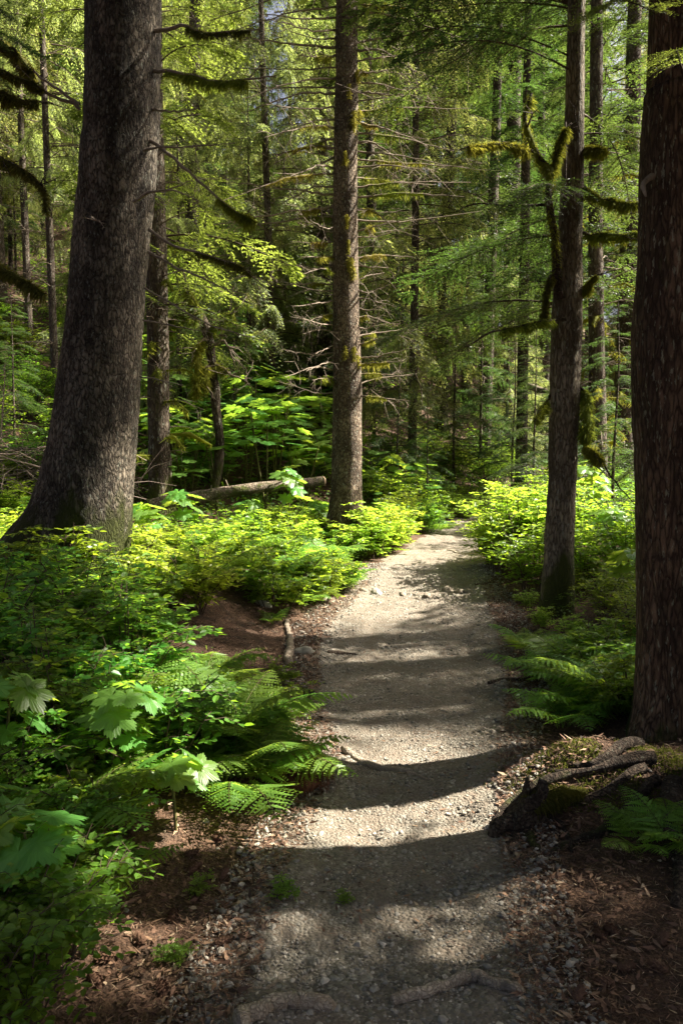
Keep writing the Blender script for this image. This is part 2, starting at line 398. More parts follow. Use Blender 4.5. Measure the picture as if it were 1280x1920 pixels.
# ------------------------------------------------------------------ ferns
def frond(g, az, L, a0=62, a1=-25, n=17, wid=.25, base=(0, 0, 0), m=0, lacy=9, mstem=1, twist=0):
    s = np.linspace(0, 1, 40); an = np.radians(a0 + (a1 - a0) * s ** 1.1)
    dx, dz = np.cos(an), np.sin(an)
    x = np.concatenate([[0], np.cumsum(dx[:-1])]) * L / 40; z = np.concatenate([[0], np.cumsum(dz[:-1])]) * L / 40
    ca, sa = math.cos(az), math.sin(az)
    side_b = np.array([-sa, ca, 0])
    P = np.stack([x * ca, x * sa, z], 1) + side_b * (twist * L * s ** 2)[:, None] + np.array(base)
    T = nrm(np.gradient(P, axis=0)); side = nrm(np.cross(np.cross(T, side_b), T) * 1.0)
    Nn = nrm(np.cross(T, side))
    tube(g, P[::4], np.linspace(.003, .0012, len(P[::4])), 3, mstem, cap=False)
    pos, xa, za, scl = [], [], [], []
    for i in range(n):
        t = .2 + .8 * (i / (n - 1)) ** .9; k = t * 39; i0 = min(int(k), 38)
        p = P[i0] + (P[i0 + 1] - P[i0]) * (k - i0)
        prof = (min(1, (t - .05) / .17)) ** .6 * (1 - t) ** .85 * 1.25 + .03
        l = wid * L * 1.15 * prof
        for sgn in (-1, 1):
            d = nrm(side[i0] * sgn + T[i0] * .42 - Nn[i0] * .12 * abs(1))
            d2 = nrm(np.cross(Nn[i0], d))
            mm = max(3, int(lacy * (l / (wid * L * .8)) + 2))
            u = (np.arange(mm) + .6) / mm
            sag = -Nn[i0] * (.22 * l)
            pp = p + d * (l * u)[:, None] + sag * (u ** 2)[:, None]
            pl = L * .8 / n * .62 * (1 - u) ** .55 * min(1, .35 + prof) + .002
            for q in (-1, 1):
                pos.append(pp); xa.append(nrm(d2 * q + d * .55) + 0 * pp); za.append(np.repeat(Nn[i0][None], mm, 0)); scl.append(np.stack([pl, np.full(mm, l / mm * .85), pl], 1))
            pos.append(p[None]); xa.append((d + sag / l * .6)[None]); za.append(Nn[i0][None]); scl.append(np.array([[l, float(pl[0]) * 1.15 + .004, l]]))
    pos, xa, za, scl = map(np.concatenate, (pos, xa, za, scl))
    za = za + rs.normal(0, .28, za.shape); xa = xa + rs.normal(0, .10, xa.shape)
    scat(g, NV, NF, pos, xa, za, scl, m)
def fern_parts(nf, L, flat=0):
    out_ = []
    for i in range(nf):
        g = G(); frond(g, i * 2 * math.pi / nf + U(-.3, .3), L * U(.75, 1.1), U(40, 70) - flat, U(-30, 5), 14 + rs.randint(4), U(.30, .38), twist=U(-.12, .12))
        out_.append(g)
    return out_
def merge(gs):
    r = G()
    for g in gs:
        for V, (Fc, m, q) in zip(g.V, g.F): pass
        n0 = r.n; r.V += g.V; r.F += [(Fc + n0, m, q) for Fc, m, q in g.F]; r.n += g.n
    return r
# ------------------------------------------------------------------ leafy bush
def bush(h, rad, stems, leaf, per=9, twigs=9, m=0, ms=1, flat=.5, wide=1.0):
    gw, gl = G(), G(); pos, xa, za, scl = [], [], [], []
    for s in range(stems):
        az = U(0, 6.283); rr = rad * math.sqrt(U(.03, 1)); hh = h * U(.65, 1.05) * (1 - .35 * (rr / rad) ** 2)
        b = np.array([math.cos(az) * rr * .25, math.sin(az) * rr * .25, -.05])
        e = np.array([math.cos(az) * rr, math.sin(az) * rr, hh])
        mid = (b + e) / 2 + np.array([-math.cos(az) * rr * .12, -math.sin(az) * rr * .12, hh * .15]) + rs.normal(0, .03, 3)
        P = spline([b, mid, e], 9); tube(gw, P, np.linspace(.006, .0025, 9) * max(1, h / .8), 4, ms, cap=False)
        for q in range(twigs):
            t = U(.25, 1.0); k = t * 8; i0 = min(int(k), 7); p = P[i0] + (P[i0 + 1] - P[i0]) * (k - i0)
            a2 = U(0, 6.283); L = h * U(.16, .34); d = nrm(np.array([math.cos(a2), math.sin(a2), U(.0, .5)]))
            n = per; u = np.linspace(.15, 1, n)
            pp = p + d * (L * u)[:, None] - np.array([0, 0, 1]) * (L * .25 * u ** 2)[:, None]
            tube(gw, [p, p + d * L * .55, p + d * L - np.array([0, 0, L * .25])], [.002, .0016, .001], 3, ms, cap=False)
            sd = np.cross(d, [0, 0, 1]); sg = np.where(np.arange(n) % 2 == 0, 1, -1)[:, None]
            dd = nrm(sd * sg + d * .7 + rs.normal(0, .25, (n, 3)) + np.array([0, 0, -.12])); dd[-1] = d
            pos.append(pp); xa.append(dd); za.append(np.array([0, 0, 1]) + rs.normal(0, flat * .6, (n, 3))); scl.append(leaf * U(.6, 1.25, n))
    pos, xa, za, scl = map(np.concatenate, (pos, xa, za, scl))
    scat(gl, OV * np.array([1, wide, 1]), OF, pos, xa, za, scl, m)
    return gw, gl
# ------------------------------------------------------------------ devil's-club-like plant
def club(h, nl, size, lean=(0, 0)):
    gs = G(); leaves = []
    top = np.array([lean[0], lean[1], h]); P = spline([(0, 0, -.08), (lean[0] * .2 + U(-.03, .03), lean[1] * .2, h * .4), (lean[0] * .7, lean[1] * .7 + U(-.03, .03), h * .75), top], 12)
    tube(gs, P, np.linspace(.014, .008, 12), 6, 0, .25)
    sp = P[rs.randint(0, 12, 130)] + rs.normal(0, .004, (130, 3)); scat(gs, SV, SF, sp, rs.normal(0, 1, (130, 3)), rs.normal(0, 1, (130, 3)), np.stack([np.full(130, .012), np.full(130, .0015), np.full(130, .01)], 1), 0)
    for i in range(nl):
        az = i * 2.4 + U(-.3, .3); k = 11 - int(i * .6); b = P[max(3, k)]; L = size * U(.7, 1.4) * (.6 + .05 * i)
        d = np.array([math.cos(az), math.sin(az), U(.15, .9)]); e = b + nrm(d) * L
        gl = G(); tube(gl, spline([b, (b + e) / 2 + np.array([0, 0, -.02]), e], 5), [.003, .0028, .0025, .002, .002], 4, 1, cap=False)
        X_ = np.array([math.cos(az), math.sin(az), U(-.75, .0)]); Zn = np.array([U(-.35, .35), U(-.35, .35), 1])
        scat(gl, CV, CF, [e], [X_], [Zn], [size * U(.75, 1.15)], 0)
        leaves.append(gl)
    return gs, leaves
# ------------------------------------------------------------------ conifer boughs and crowns
def bough(L, rise, droop, hang, nside, llen, lwid, per, sidef=.36, thick=1.0, mn=0, mt=1):
    g = G(); s = np.linspace(0, 1, 9)
    P = np.stack([L * s, .06 * L * np.sin(s * 3 + U(0, 6)) * s, L * (rise * s - droop * s ** 2)], 1)
    tube(g, P, np.linspace(.018, .004, 9) * thick * L / 2, 4, mt, cap=False)
    N = nside * 2; t = np.sort(U(.12, 1.0, N)); sg = np.where(np.arange(N) % 2 == 0, 1, -1)
    k = t * 8; i0 = np.minimum(k.astype(int), 7); p = P[i0] + (P[i0 + 1] - P[i0]) * (k - i0)[:, None]
    ls = L * sidef * (np.sin(np.pi * np.clip(t * .9 + .12, 0, 1)) ** .6) * U(.6, 1.15, N) + .06
    fw = U(.45, .95, N); d = nrm(np.stack([fw, sg * 1.0, rs.normal(0, .15, N) - hang * U(.3, 1, N)], 1))
    u = (np.arange(per) + .5) / per
    pp = p[:, None] + d[:, None] * (ls[:, None] * u[None])[..., None]; pp[..., 2] -= (ls[:, None] * (.18 + hang * .5) * u[None] ** 2)
    # thin twig lines
    e = p + d * ls[:, None]; e[:, 2] -= ls * (.18 + hang * .5)
    scat(g, SV, SF, p, e - p, np.array([0, 0, 1]) + rs.normal(0, .3, (N, 3)), np.stack([np.linalg.norm(e - p, axis=1), np.full(N, .008 * thick), np.full(N, 1)], 1), mt)
    for q in (-1, 1):
        side = nrm(np.cross(d, [0, 0, 1.])) * q
        dd = d[:, None] * .8 + side[:, None] * .75 + rs.normal(0, .22, (N, per, 3)); dd[..., 2] -= hang * .6 * U(0, 1, (N, per))
        ll = llen * U(.6, 1.3, (N, per)) * (1.15 - .6 * u[None])
        scat(g, NV, NF, pp.reshape(-1, 3) + rs.normal(0, .004, (N * per, 3)), dd.reshape(-1, 3), np.array([0, 0, 1]) + rs.normal(0, .35, (N * per, 3)), np.stack([ll.ravel(), np.full(N * per, lwid), ll.ravel()], 1), mn)
    return g
def place_bough(g, b, loc, az, tilt=0.0, scale=1.0, roll=0.0):
    ca, sa, ct, st, cr, sr = math.cos(az), math.sin(az), math.cos(tilt), math.sin(tilt), math.cos(roll), math.sin(roll)
    Rz = np.array([[ca, -sa, 0], [sa, ca, 0], [0, 0, 1]]); Ry = np.array([[ct, 0, -st], [0, 1, 0], [st, 0, ct]]); Rx = np.array([[1, 0, 0], [0, cr, -sr], [0, sr, cr]])
    A = Rz @ Ry @ Rx * scale
    n0 = g.n
    for V, (Fc, m, q) in zip(b.V, b.F): g.V.append(V @ A.T + np.asarray(loc))
    g.F += [(Fc + n0, m, q) for Fc, m, q in b.F]; g.n += b.n
def crown(boughs, z0, z1, rmax, rmin, step, per, gap=0.0, tilt=(.1, -.25), trunkr=.1):
    g = G(); z = z0; bl = 2.0
    while z < z1:
        t = (z - z0) / (z1 - z0)
        for q in range(per):
            if U(0, 1) < gap: continue
            r = (rmax + (rmin - rmax) * t ** 1.2) * U(.55, 1.1) * (min(1, .6 + t * 3))
            az = U(0, 6.283)
            place_bough(g, boughs[rs.randint(len(boughs))], (math.cos(az) * trunkr, math.sin(az) * trunkr, z + U(-.15, .15)), az, tilt[1] + (tilt[0] - tilt[1]) * t + U(-.12, .12), r / bl, U(-.2, .2))
        z += step * (1 - .3 * t)
    return g

# ------------------------------------------------------------------ trunks
def trunk(g, P, r, n=28, flare=.5, lobes=5, fh=.7, z0=None, m=0, rough=.06, sd=0.0, seg=60, fdir=None):
    P = np.asarray(P, float); Q = spline(P, seg); t = np.linspace(0, len(P) - 1, seg); rr = np.interp(t, np.arange(len(P)), r)
    z0 = Q[0, 2] if z0 is None else z0
    th = np.arange(n) * 2 * np.pi / n
    hz = np.clip((Q[:, 2] - z0), 0, None)
    fl = flare * np.exp(-hz / fh * 2.2)
    lob = (.55 + .45 * np.cos(lobes * th + sd) * .8 + .35 * np.cos((lobes - 2) * th + sd * 2.3))
    if fdir is not None and len(fdir) == 2: lob = lob + fdir[1] * np.clip(np.cos(th - fdir[0]), 0, 1) ** 3
    rad = rr[:, None] * (1 + fl[:, None] * lob[None])
    if fdir is not None and len(fdir) == 4: rad = rad + rr[:, None] * fdir[1] * np.exp(-(np.clip(Q[:, 2] - fdir[3], 0, None) / fdir[2]) ** 2)[:, None] * (np.clip(np.cos(th - fdir[0]), 0, 1) ** 2.5)[None]
    X = Q[:, None, 0] + np.cos(th)[None] * rad; Y = Q[:, None, 1] + np.sin(th)[None] * rad; Z = np.repeat(Q[:, None, 2], n, 1)
    k = rough * fbm(X * 5 + sd, Y * 5, Z * 2.2, 3) + rough * .5 * fbm(X * 20, Y * 20, Z * 14, 2)
    X = Q[:, None, 0] + np.cos(th)[None] * rad * (1 + k); Y = Q[:, None, 1] + np.sin(th)[None] * rad * (1 + k)
    i, j = np.meshgrid(np.arange(seg - 1), np.arange(n), indexing='ij'); a0 = i * n + j; b0 = i * n + (j + 1) % n
    g.add(np.stack([X, Y, Z], -1).reshape(-1, 3), np.stack([a0, b0, b0 + n, a0 + n], -1).reshape(-1, 4), m, True)
    return Q, rr
def moss_on(g, P, r, n, ln=.03, hang=.6, core=True, m=0):
    P = np.asarray(P, float); r = np.ones(len(P)) * r; r = r * (.75 + .55 * vnoise(np.arange(len(P)) * .9, float(rs.uniform(0, 99)))) + .003
    if core: tube(g, P, r * .55, 8, m, .5)
    n = int(n * 1.5); t = U(0, len(P) - 1.001, n); i = t.astype(int); u = (t - i)[:, None]
    p = P[i] + (P[i + 1] - P[i]) * u; rr = (r[i] + (r[np.minimum(i + 1, len(P) - 1)] - r[i]) * u[:, 0])
    T = nrm(P[i + 1] - P[i]); d = rs.normal(0, 1, (n, 3)); d = nrm(d - (d * T).sum(1, keepdims=True) * T * .8)
    n_ = vnoise(p[:, 0] * 14, p[:, 1] * 14, p[:, 2] * 7); cl = np.clip(1 + .7 * n_, .2, 1.5); hl = ln * U(.4, 1.5, n) * cl * np.where(d[:, 2] < 0, 1 + hang, .7)
    scat(g, SV, SF, p + d * (rr * .7)[:, None], d + np.array([0, 0, -hang]), rs.normal(0, 1, (n, 3)), np.stack([hl, hl * .09 + .0022, hl], 1), m)
def dead_branch(g, P, r0, twigs=6, tl=.25, m=0, r1=None, n=5, drop=.2):
    P = spline(P, 14); wob = rs.normal(0, 1, P.shape) * r0 * .35; wob[0] = 0; P = P + wob
    tube(g, P, np.linspace(r0, r1 or r0 * .25, 14), n, m, .2)
    for q in range(twigs):
        k = rs.randint(4, 13); T = nrm(P[k] - P[k - 1]); d = nrm(T * .7 + rs.normal(0, .6, 3)); L = tl * U(.4, 1.2)
        a = P[k]; b = a + d * L * .5; c = b + nrm(d + rs.normal(0, .4, 3)) * L * .5 + np.array([0, 0, -drop * L])
        tube(g, [a, b, c], [r0 * .28, r0 * .18, r0 * .08], 3, m, cap=False)
        for w_ in range(2):
            dd = nrm(d + rs.normal(0, .7, 3)); tube(g, [b, b + dd * L * .35], [r0 * .14, r0 * .05], 3, m, cap=False)
    return P
# ================================================================== BIG TREES
LIT = [(-2.6, 9.5, .6), (-1.6, 9, .5), (-.6, 9, .5), (-1.8, 11.2, .7), (-.6, 11, .7), (.8, 9, .0), (1.0, 10.5, .2), (1.2, 12, .2), (.9, 13, .6),
       (2.0, 10, .8), (2.8, 9.6, .8), (3.0, 11.4, .9), (2.2, 12, .9), (0.05, 13.2, 2), (0.05, 13.2, 4), (-3, 12.5, 1), (-4.4, 9, 1.), (1.8, 13.8, .4),
       (-2.4, 17, 6), (1.4, 17.5, 5), (-5, 20, 5), (.4, 4.05, 0), (.3, 3.45, 0), (-.5, 3.6, .2), (-.1, 4.5, .4)]
LIT_BG = [(-2.5, 18, 2), (-1.5, 20, 3), (-4, 22, 5), (-3, 15.5, 1.6)] + [((px - 640) / F * d, d, z) for px in (40, 340, 480, 570, 730, 830) for d, z in ((18, 5), (21, 8.5), (27, 9), (27, 13))]
def lane_ok(x, y, z0, rad, ztop=30, pts=None):
    for p in (pts or LIT):
        t = ((x - p[0]) * SUN[0] + (y - p[1]) * SUN[1]) / (SUN[0] ** 2 + SUN[1] ** 2)
        if t <= .3: continue
        d = math.hypot(p[0] + t * SUN[0] - x, p[1] + t * SUN[1] - y); z = p[2] + t * SUN[2]
        if d < rad and z0 - 1 < z < ztop: return False
    return True
# sunlit patches of the near ground (photo pixels: centre, half width, half height); boughs that would shade them are left off
PATCH = [(60, 1480, 120, 45), (60, 1690, 110, 40), (200, 1360, 90, 30), (790, 1412, 200, 26), (850, 1380, 110, 12), (720, 1578, 200, 24), (820, 1540, 140, 10), (880, 1706, 250, 15), (1150, 1724, 180, 42), (1190, 1845, 50, 16), (850, 1182, 50, 5), (870, 1308, 60, 4), (640, 1300, 40, 4), (30, 1240, 40, 20), (130, 1190, 60, 18), (170, 1420, 60, 20), (40, 1430, 50, 25), (250, 1500, 40, 30), (120, 1650, 60, 25), (20, 1640, 40, 40), (60, 1850, 60, 30), (230, 1600, 40, 20), (330, 1250, 60, 14), (430, 1230, 50, 10),
         (440, 1560, 150, 32), (520, 1440, 80, 50), (430, 1330, 70, 40), (300, 1845, 60, 26), (455, 1790, 60, 20), (300, 1745, 60, 15), (1010, 1420, 70, 18), (1070, 1450, 60, 12), (90, 1560, 140, 38), (150, 1785, 150, 32), (60, 1880, 80, 26), (300, 1440, 120, 30), (630, 1200, 50, 6), (1040, 1880, 60, 14), (690, 1155, 60, 8),
         (60, 1330, 60, 30), (340, 1500, 60, 25), (100, 1760, 60, 25), (1110, 1290, 80, 26), (900, 1850, 50, 8), (700, 1812, 120, 4)]
def to_px(p):
    x, y, z = p[..., 0], p[..., 1], p[..., 2] - EYE
    dep = y * _c - z * _s; up = y * _s + z * _c
    return 640 + x / dep * F, 960 - up / dep * F, dep
def shades(Q):
    q = Q - SUN * ((Q[:, 2] - .12) / SUN[2])[:, None]
    px, py, dep = to_px(q); ok = dep > .8
    for a, b, c, d in PATCH:
        if np.any(ok & (((px - a) / c) ** 2 + ((py - b) / d) ** 2 < 1.1)): return True
    for p in LIT:
        v = Q - np.array(p); t = v @ SUN
        if np.any((t > .5) & (np.linalg.norm(v - t[:, None] * SUN, axis=1) < .3)): return True
    return False
def bough_pts(loc, az, L, rise=0.0):
    c, s_ = math.cos(az), math.sin(az); u = np.array([.25, .5, .75, 1.0]); o = []
    for w_ in (-.3, 0, .3): o.append(np.array(loc) + np.stack([c * u * L - s_ * w_ * L * (1.1 - u * .7), s_ * u * L + c * w_ * L * (1.1 - u * .7), rise * u * L], 1))
    return np.concatenate(o)
def own_crown(root, boughs, x, y, z0, z1, rmax, rmin, step, per, mats=('needle', 'twig'), keepaz=None):
    g = G(); z = z0; per = int(per * 1.7); step *= .9
    while z < z1:
        t = (z - z0) / (z1 - z0)
        for q in range(per):
            az = U(0, 6.283); r_ = (rmax + (rmin - rmax) * t ** 1.3) * U(.35, 1.05); zz = z + U(-.15, .15); tl = -.2 + .3 * t + U(-.1, .1)
            if shades(bough_pts((x, y, zz), az, r_, tl)) and not (r_ < 1.0 and U(0, 1) < .33): continue
            place_bough(g, boughs[rs.randint(len(boughs))], (x, y, zz), az, tl, r_ / 2.0, U(-.2, .2))
        z += step
    if g.n: obj('crown', g, [M[m] for m in mats], root)
def px_trunk(pts, d, lean=0.0):
    """pts: (px, py, half width px) along the trunk at distance d -> centres, radii"""
    P = np.array([W(a, b, d + lean * (i / (len(pts) - 1))) for i, (a, b, c) in enumerate(pts)]); r = np.array([c / F * d for a, b, c in pts]); return P, r
def extend(P, r, top, rt):
    d = P[-1] - P[-2]; d = d / abs(d[2]); q = [P[-1] + d * (top - P[-1][2]) * k for k in (.35, .7, 1.0)]
    q = [np.array([a[0] * .0 + P[-1][0] + (a[0] - P[-1][0]) * .3, P[-1][1] + (a[1] - P[-1][1]) * .3, a[2]]) for a in q]
    return np.vstack([P, q]), np.concatenate([r, [r[-1] * .85, r[-1] * .6, rt]])
def branch(root, pts, r0, moss=None, mat_='dead', twigs=5, tl=.25, mossmat_='moss', n=900, ln=.03, r1=None):
    """pts (px, py, distance) ; moss list of (i0, i1, radius) along the 14-point branch"""
    g = G(); P = dead_branch(g, [W(*p) for p in pts], r0, twigs, tl, r1=r1); o = obj('branch', g, M[mat_], root)
    if moss:
        gm = G()
        for a, b, rr in moss:
            Q = P[a:b + 1] + np.array([0, 0, -rr * .35]); pr = np.sin(np.linspace(.25, math.pi - .2, len(Q))) ** .6 * rr
            moss_on(gm, Q, pr, int(n), ln)
        m_ = obj('moss', gm, M[mossmat_]); m_.parent = o
        # same offset as the branch
        me = m_.data; off = np.array(root.location); c = np.empty(len(me.vertices) * 3, np.float32); me.vertices.foreach_get('co', c); c = c.reshape(-1, 3) - off; me.vertices.foreach_set('co', c.astype(np.float32).ravel()); me.update()
    return o
seed(21)
BWEEP = [bough(2.0, .30, .38, 1.1, 24, .11, .026, 11, .34) for _ in range(4)]
BHEM = [bough(2.0, .28, .42, .25, 22, .095, .030, 9, .36) for _ in range(4)]
BNEAR = [bough(1.6, .25, .42, .22, 36, .040, .0085, 20, .34, .7) for _ in range(4)]
CR_HEM = [crown(BHEM, 4.6, 21, 2.9, .5, .42, 3, .15) , crown(BHEM, 3.2, 17, 2.7, .5, .46, 3, .3)]
CR_WEEP = [crown(BWEEP, 3.2, 18.5, 2.8, .5, .44, 3, .2), crown(BWEEP, 5.5, 19.5, 2.7, .5, .48, 3, .28)]
CR_WEEP.append(crown(BWEEP, 1.6, 17, 2.5, .4, .40, 3, .2))
CR_LOW = [crown(BHEM, .9, 8, 1.9, .3, .26, 3, .1), crown(BHEM, .4, 4.2, 1.15, .2, .17, 3, .05), crown(BWEEP, .8, 9.5, 2.0, .3, .3, 3, .15)]
CR_SP = [crown(BHEM, 4.5, 22, 2.4, .5, .8, 2, .2)]
def m2(c, mn): 
    me = c.mesh('crown'); me.materials.append(M[mn]); me.materials.append(M['twig']); return me
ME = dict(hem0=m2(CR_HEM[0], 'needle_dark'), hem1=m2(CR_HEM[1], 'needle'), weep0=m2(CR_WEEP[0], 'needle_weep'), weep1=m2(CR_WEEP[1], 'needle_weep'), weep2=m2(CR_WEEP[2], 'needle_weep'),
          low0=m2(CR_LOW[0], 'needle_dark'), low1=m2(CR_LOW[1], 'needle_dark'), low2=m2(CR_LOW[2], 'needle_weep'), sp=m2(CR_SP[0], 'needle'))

# --- big spruce on the left
seed(31)
d1 = 7.3
P, r = px_trunk([(143, 1290, 84), (146, 1180, 82), (152, 1080, 84), (163, 960, 84), (172, 860, 80), (184, 740, 75), (196, 600, 70), (206, 480, 69), (221, 300, 69), (231, 0, 67)], d1)
P, r = extend(P, r, 27, .06)
t1 = thing('spruce_tree', (P[0][0], P[0][1], H(P[0][0], P[0][1]) - .1), 'large grey spruce with scaly bark and flared mossy foot on the left bank', 'tree')
g = G(); trunk(g, P, r, 64, .5, 5, 1.0, P[0][2], rough=.03, sd=2.2, seg=170, fdir=(math.pi * 1.02, 1.7, .75, .2)); obj('trunk', g, M['bark_scaly'], t1)
o = obj('crown', ME['hem0'], None, t1, False) if False else None
def add_crown(root, me, x, y, s=1.0, rz=0.0, dz=0.0):
    c = bpy.data.objects.new('crown', me); COL.objects.link(c); c.parent = root
    c.location = (x - root.location[0], y - root.location[1], dz); c.rotation_euler = (0, 0, rz); c.scale = (s, s, s); return c
add_crown(t1, ME['sp'], P[-1][0], P[-1][1], 1.0, .5, 3.2)
b1 = [([(290, 58, 7.2), (345, 50, 7.0), (392, 62, 6.9), (495, 54, 6.8)], .020, [(5, 12, .028)], 'moss_dark'),
      ([(288, 132, 7.2), (330, 135, 7.0), (400, 150, 6.9), (460, 150, 6.8), (515, 143, 6.8)], .020, [(2, 10, .062)], 'moss'),
      ([(285, 207, 7.2), (330, 209, 7.0), (372, 204, 6.9)], .012, None, ''),
      ([(270, 282, 7.1), (300, 276, 6.9), (360, 275, 6.8), (440, 268, 6.7)], .013, None, ''),
      ([(280, 262, 7.2), (330, 300, 7.0), (380, 345, 6.9), (440, 395, 6.8), (492, 425, 6.8)], .018, [(8, 12, .05)], 'moss'),
      ([(250, 378, 6.95), (290, 360, 6.8), (330, 358, 6.8), (370, 375, 6.8)], .015, None, ''),
      ([(280, 430, 7.1), (330, 462, 7.0), (430, 492, 6.8), (500, 540, 6.8)], .016, [(6, 11, .018)], 'moss_dark'),
      ([(278, 472, 7.1), (340, 505, 7.0), (400, 530, 6.9), (470, 570, 6.8)], .014, None, ''),
      ([(272, 540, 7.1), (330, 575, 7.0), (410, 615, 6.9), (500, 640, 6.8)], .011, None, ''),
      ([(268, 600, 7.1), (330, 612, 7.0), (400, 625, 6.9)], .009, None, ''),
      ([(262, 705, 7.1), (310, 715, 7.0), (345, 722, 6.9)], .009, None, ''),
      ([(172, 408, 6.85), (182, 414, 6.75), (195, 420, 6.7)], .012, None, ''),
      ([(150, 205, 7.3), (100, 180, 7.2), (50, 150, 7.1), (-30, 120, 7.0)], .018, [(6, 13, .05)], 'moss_dark'),
      ([(150, 195, 7.3), (70, 140, 7.4), (-10, 60, 7.5)], .016, [(7, 12, .075)], 'moss_dark')]
for pts, r0, mo, mm in b1: branch(t1, pts, r0, mo, 'dead', 5, .3, mm or 'moss', 1500, .035)
# --- middle spruce beside the path
seed(32)
d2 = 13.0
P, r = px_trunk([(646, 1060, 38), (646, 1005, 34), (648, 950, 30), (650, 880, 28), (651, 760, 27), (649, 620, 25), (647, 480, 24), (648, 300, 22), (650, 0, 20)], d2)
P, r = extend(P, r, 25, .05)
t2 = thing('spruce_tree', (P[1][0], P[1][1], H(P[1][0], P[1][1])), 'straight spruce with bare dead twigs and golden moss tufts, standing where the path narrows', 'tree')
g = G(); trunk(g, P, r, 32, .5, 5, .55, P[1][2], rough=.04, sd=1.0, seg=120); obj('trunk', g, M['bark_mid'], t2)
add_crown(t2, ME['hem0'], P[-1][0], P[-1][1], .9, 1.5, 4.2)
for i in range(86):
    py = -40 + i * 9.2 + U(-6, 6); sgn = 1 if i % 2 else -1
    big = py < 420
    L = U(60, 240) if big else U(35, 110); dy = U(-30, 60) if big else U(-25, 18)
    if i % 5 == 0: dd = -1.2
    else: dd = U(-1.2, .6)
    hw = np.interp(py, [0, 480, 760], [22, 26, 29]) * .8
    pts = [(649 + sgn * hw, py, d2), (649 + sgn * (hw + L * .4), py + dy * .2 + U(-8, 8), d2 + dd * .5), (649 + sgn * (hw + L), py + dy, d2 + dd)]
    mo = None; mm = 'moss_gold'
    if U(0, 1) < .38: mo = [(1 + rs.randint(3), 5 + rs.randint(5), U(.025, .05))]; mm = 'moss_gold' if U(0, 1) < .6 else 'moss'
    branch(t2, pts, U(.014, .024) if big else U(.012, .018), mo, 'dead', rs.randint(5, 11), U(.4, .8) if big else .35, mm, 350, .04)
gm = G()
for i in range(14):
    py = U(-20, 760); a = U(-.5, 1.4) - math.pi / 2 * 1.0; p = W(649, py, d2); rr = .22
    q = p + np.array([math.cos(a) * rr, math.sin(a) * rr, 0]); moss_on(gm, [q + [0, 0, .06], q, q - [0, 0, .08], q - [0, 0, .16]], np.array([.03, .05, .05, .02]), 160, .035)
obj('moss', gm, M['moss_gold'], t2)
# --- slender tree on the right with mossy limbs
seed(33)
d3 = 7.4
P, r = px_trunk([(1036, 1240, 38), (1040, 1180, 34), (1044, 1110, 31), (1048, 1020, 28), (1054, 900, 27), (1058, 760, 28), (1062, 600, 27), (1068, 450, 22), (1074, 300, 19), (1078, 150, 17), (1080, 0, 16)], d3)
P, r = extend(P, r, 18, .03)
t3 = thing('hemlock_tree', (P[1][0], P[1][1], H(P[1][0], P[1][1])), 'slender pale-barked tree with mossy crooked limbs, rising from the sunlit bushes right of the path', 'tree')
g = G(); trunk(g, P, r, 30, .45, 4, .35, P[1][2], rough=.07, sd=4.0, seg=130, fdir=(math.pi * 1.1, .5)); obj('trunk', g, M['bark_pale'], t3)
b3 = [([(1048, 560, 7.3), (1042, 470, 7.2), (1035, 400, 7.1), (1030, 330, 7.1), (1005, 280, 7.1), (985, 230, 7.1), (995, 180, 7.2)], .045, [(1, 13, .06)], 'moss', .04),
      ([(1032, 360, 7.15), (1040, 300, 7.1), (1062, 240, 7.1), (1085, 225, 7.1)], .022, [(1, 9, .03)], 'moss', .01),
      ([(1000, 285, 7.1), (960, 270, 7.0), (900, 272, 6.9), (860, 280, 6.8)], .016, [(1, 11, .028)], 'moss', .01),
      ([(1060, 600, 7.3), (1020, 602, 7.1), (975, 610, 7.0), (925, 622, 6.9), (870, 650, 6.8)], .018, [(2, 9, .04)], 'moss', .01),
      ([(1085, 345, 7.4), (1120, 370, 7.3), (1160, 378, 7.2), (1205, 382, 7.2)], .02, [(1, 12, .05)], 'moss', .01),
      ([(1088, 438, 7.4), (1130, 440, 7.3), (1170, 442, 7.2), (1200, 436, 7.2)], .018, [(1, 13, .055)], 'moss', .01),
      ([(1090, 280, 7.4), (1120, 278, 7.3), (1160, 280, 7.3)], .014, [(1, 9, .035)], 'moss', .01),
      ([(1045, 510, 7.3), (1028, 525, 7.2), (1022, 560, 7.2), (1018, 600, 7.2)], .016, [(2, 13, .06)], 'moss_dark', .01),
      ([(1085, 725, 7.4), (1098, 745, 7.35), (1098, 800, 7.3), (1096, 825, 7.3)], .018, [(1, 13, .065)], 'moss', .01),
      ([(1088, 830, 7.4), (1115, 850, 7.3), (1150, 900, 7.2), (1190, 950, 7.1)], .014, [(1, 6, .05)], 'moss', .01),
      ([(1030, 385, 7.2), (960, 385, 7.1), (890, 382, 7.0), (850, 400, 6.9)], .014, None, '', .01),
      ([(1060, 225, 7.3), (1060, 330, 7.1), (1052, 420, 7.1), (1045, 440, 7.1)], .008, None, '', .01),
      ([(1032, 740, 7.4), (1018, 765, 7.2), (1000, 790, 7.1)], .012, [(3, 12, .022)], 'moss', .01),
      ([(1090, 560, 7.4), (1110, 520, 7.3), (1160, 505, 7.3)], .012, [(2, 8, .03)], 'moss', .01)]
for pts, r0, mo, mm, rr in b3: branch(t3, pts, r0, mo, 'root_dark', 3, .25, mm or 'moss', 1800, .032)
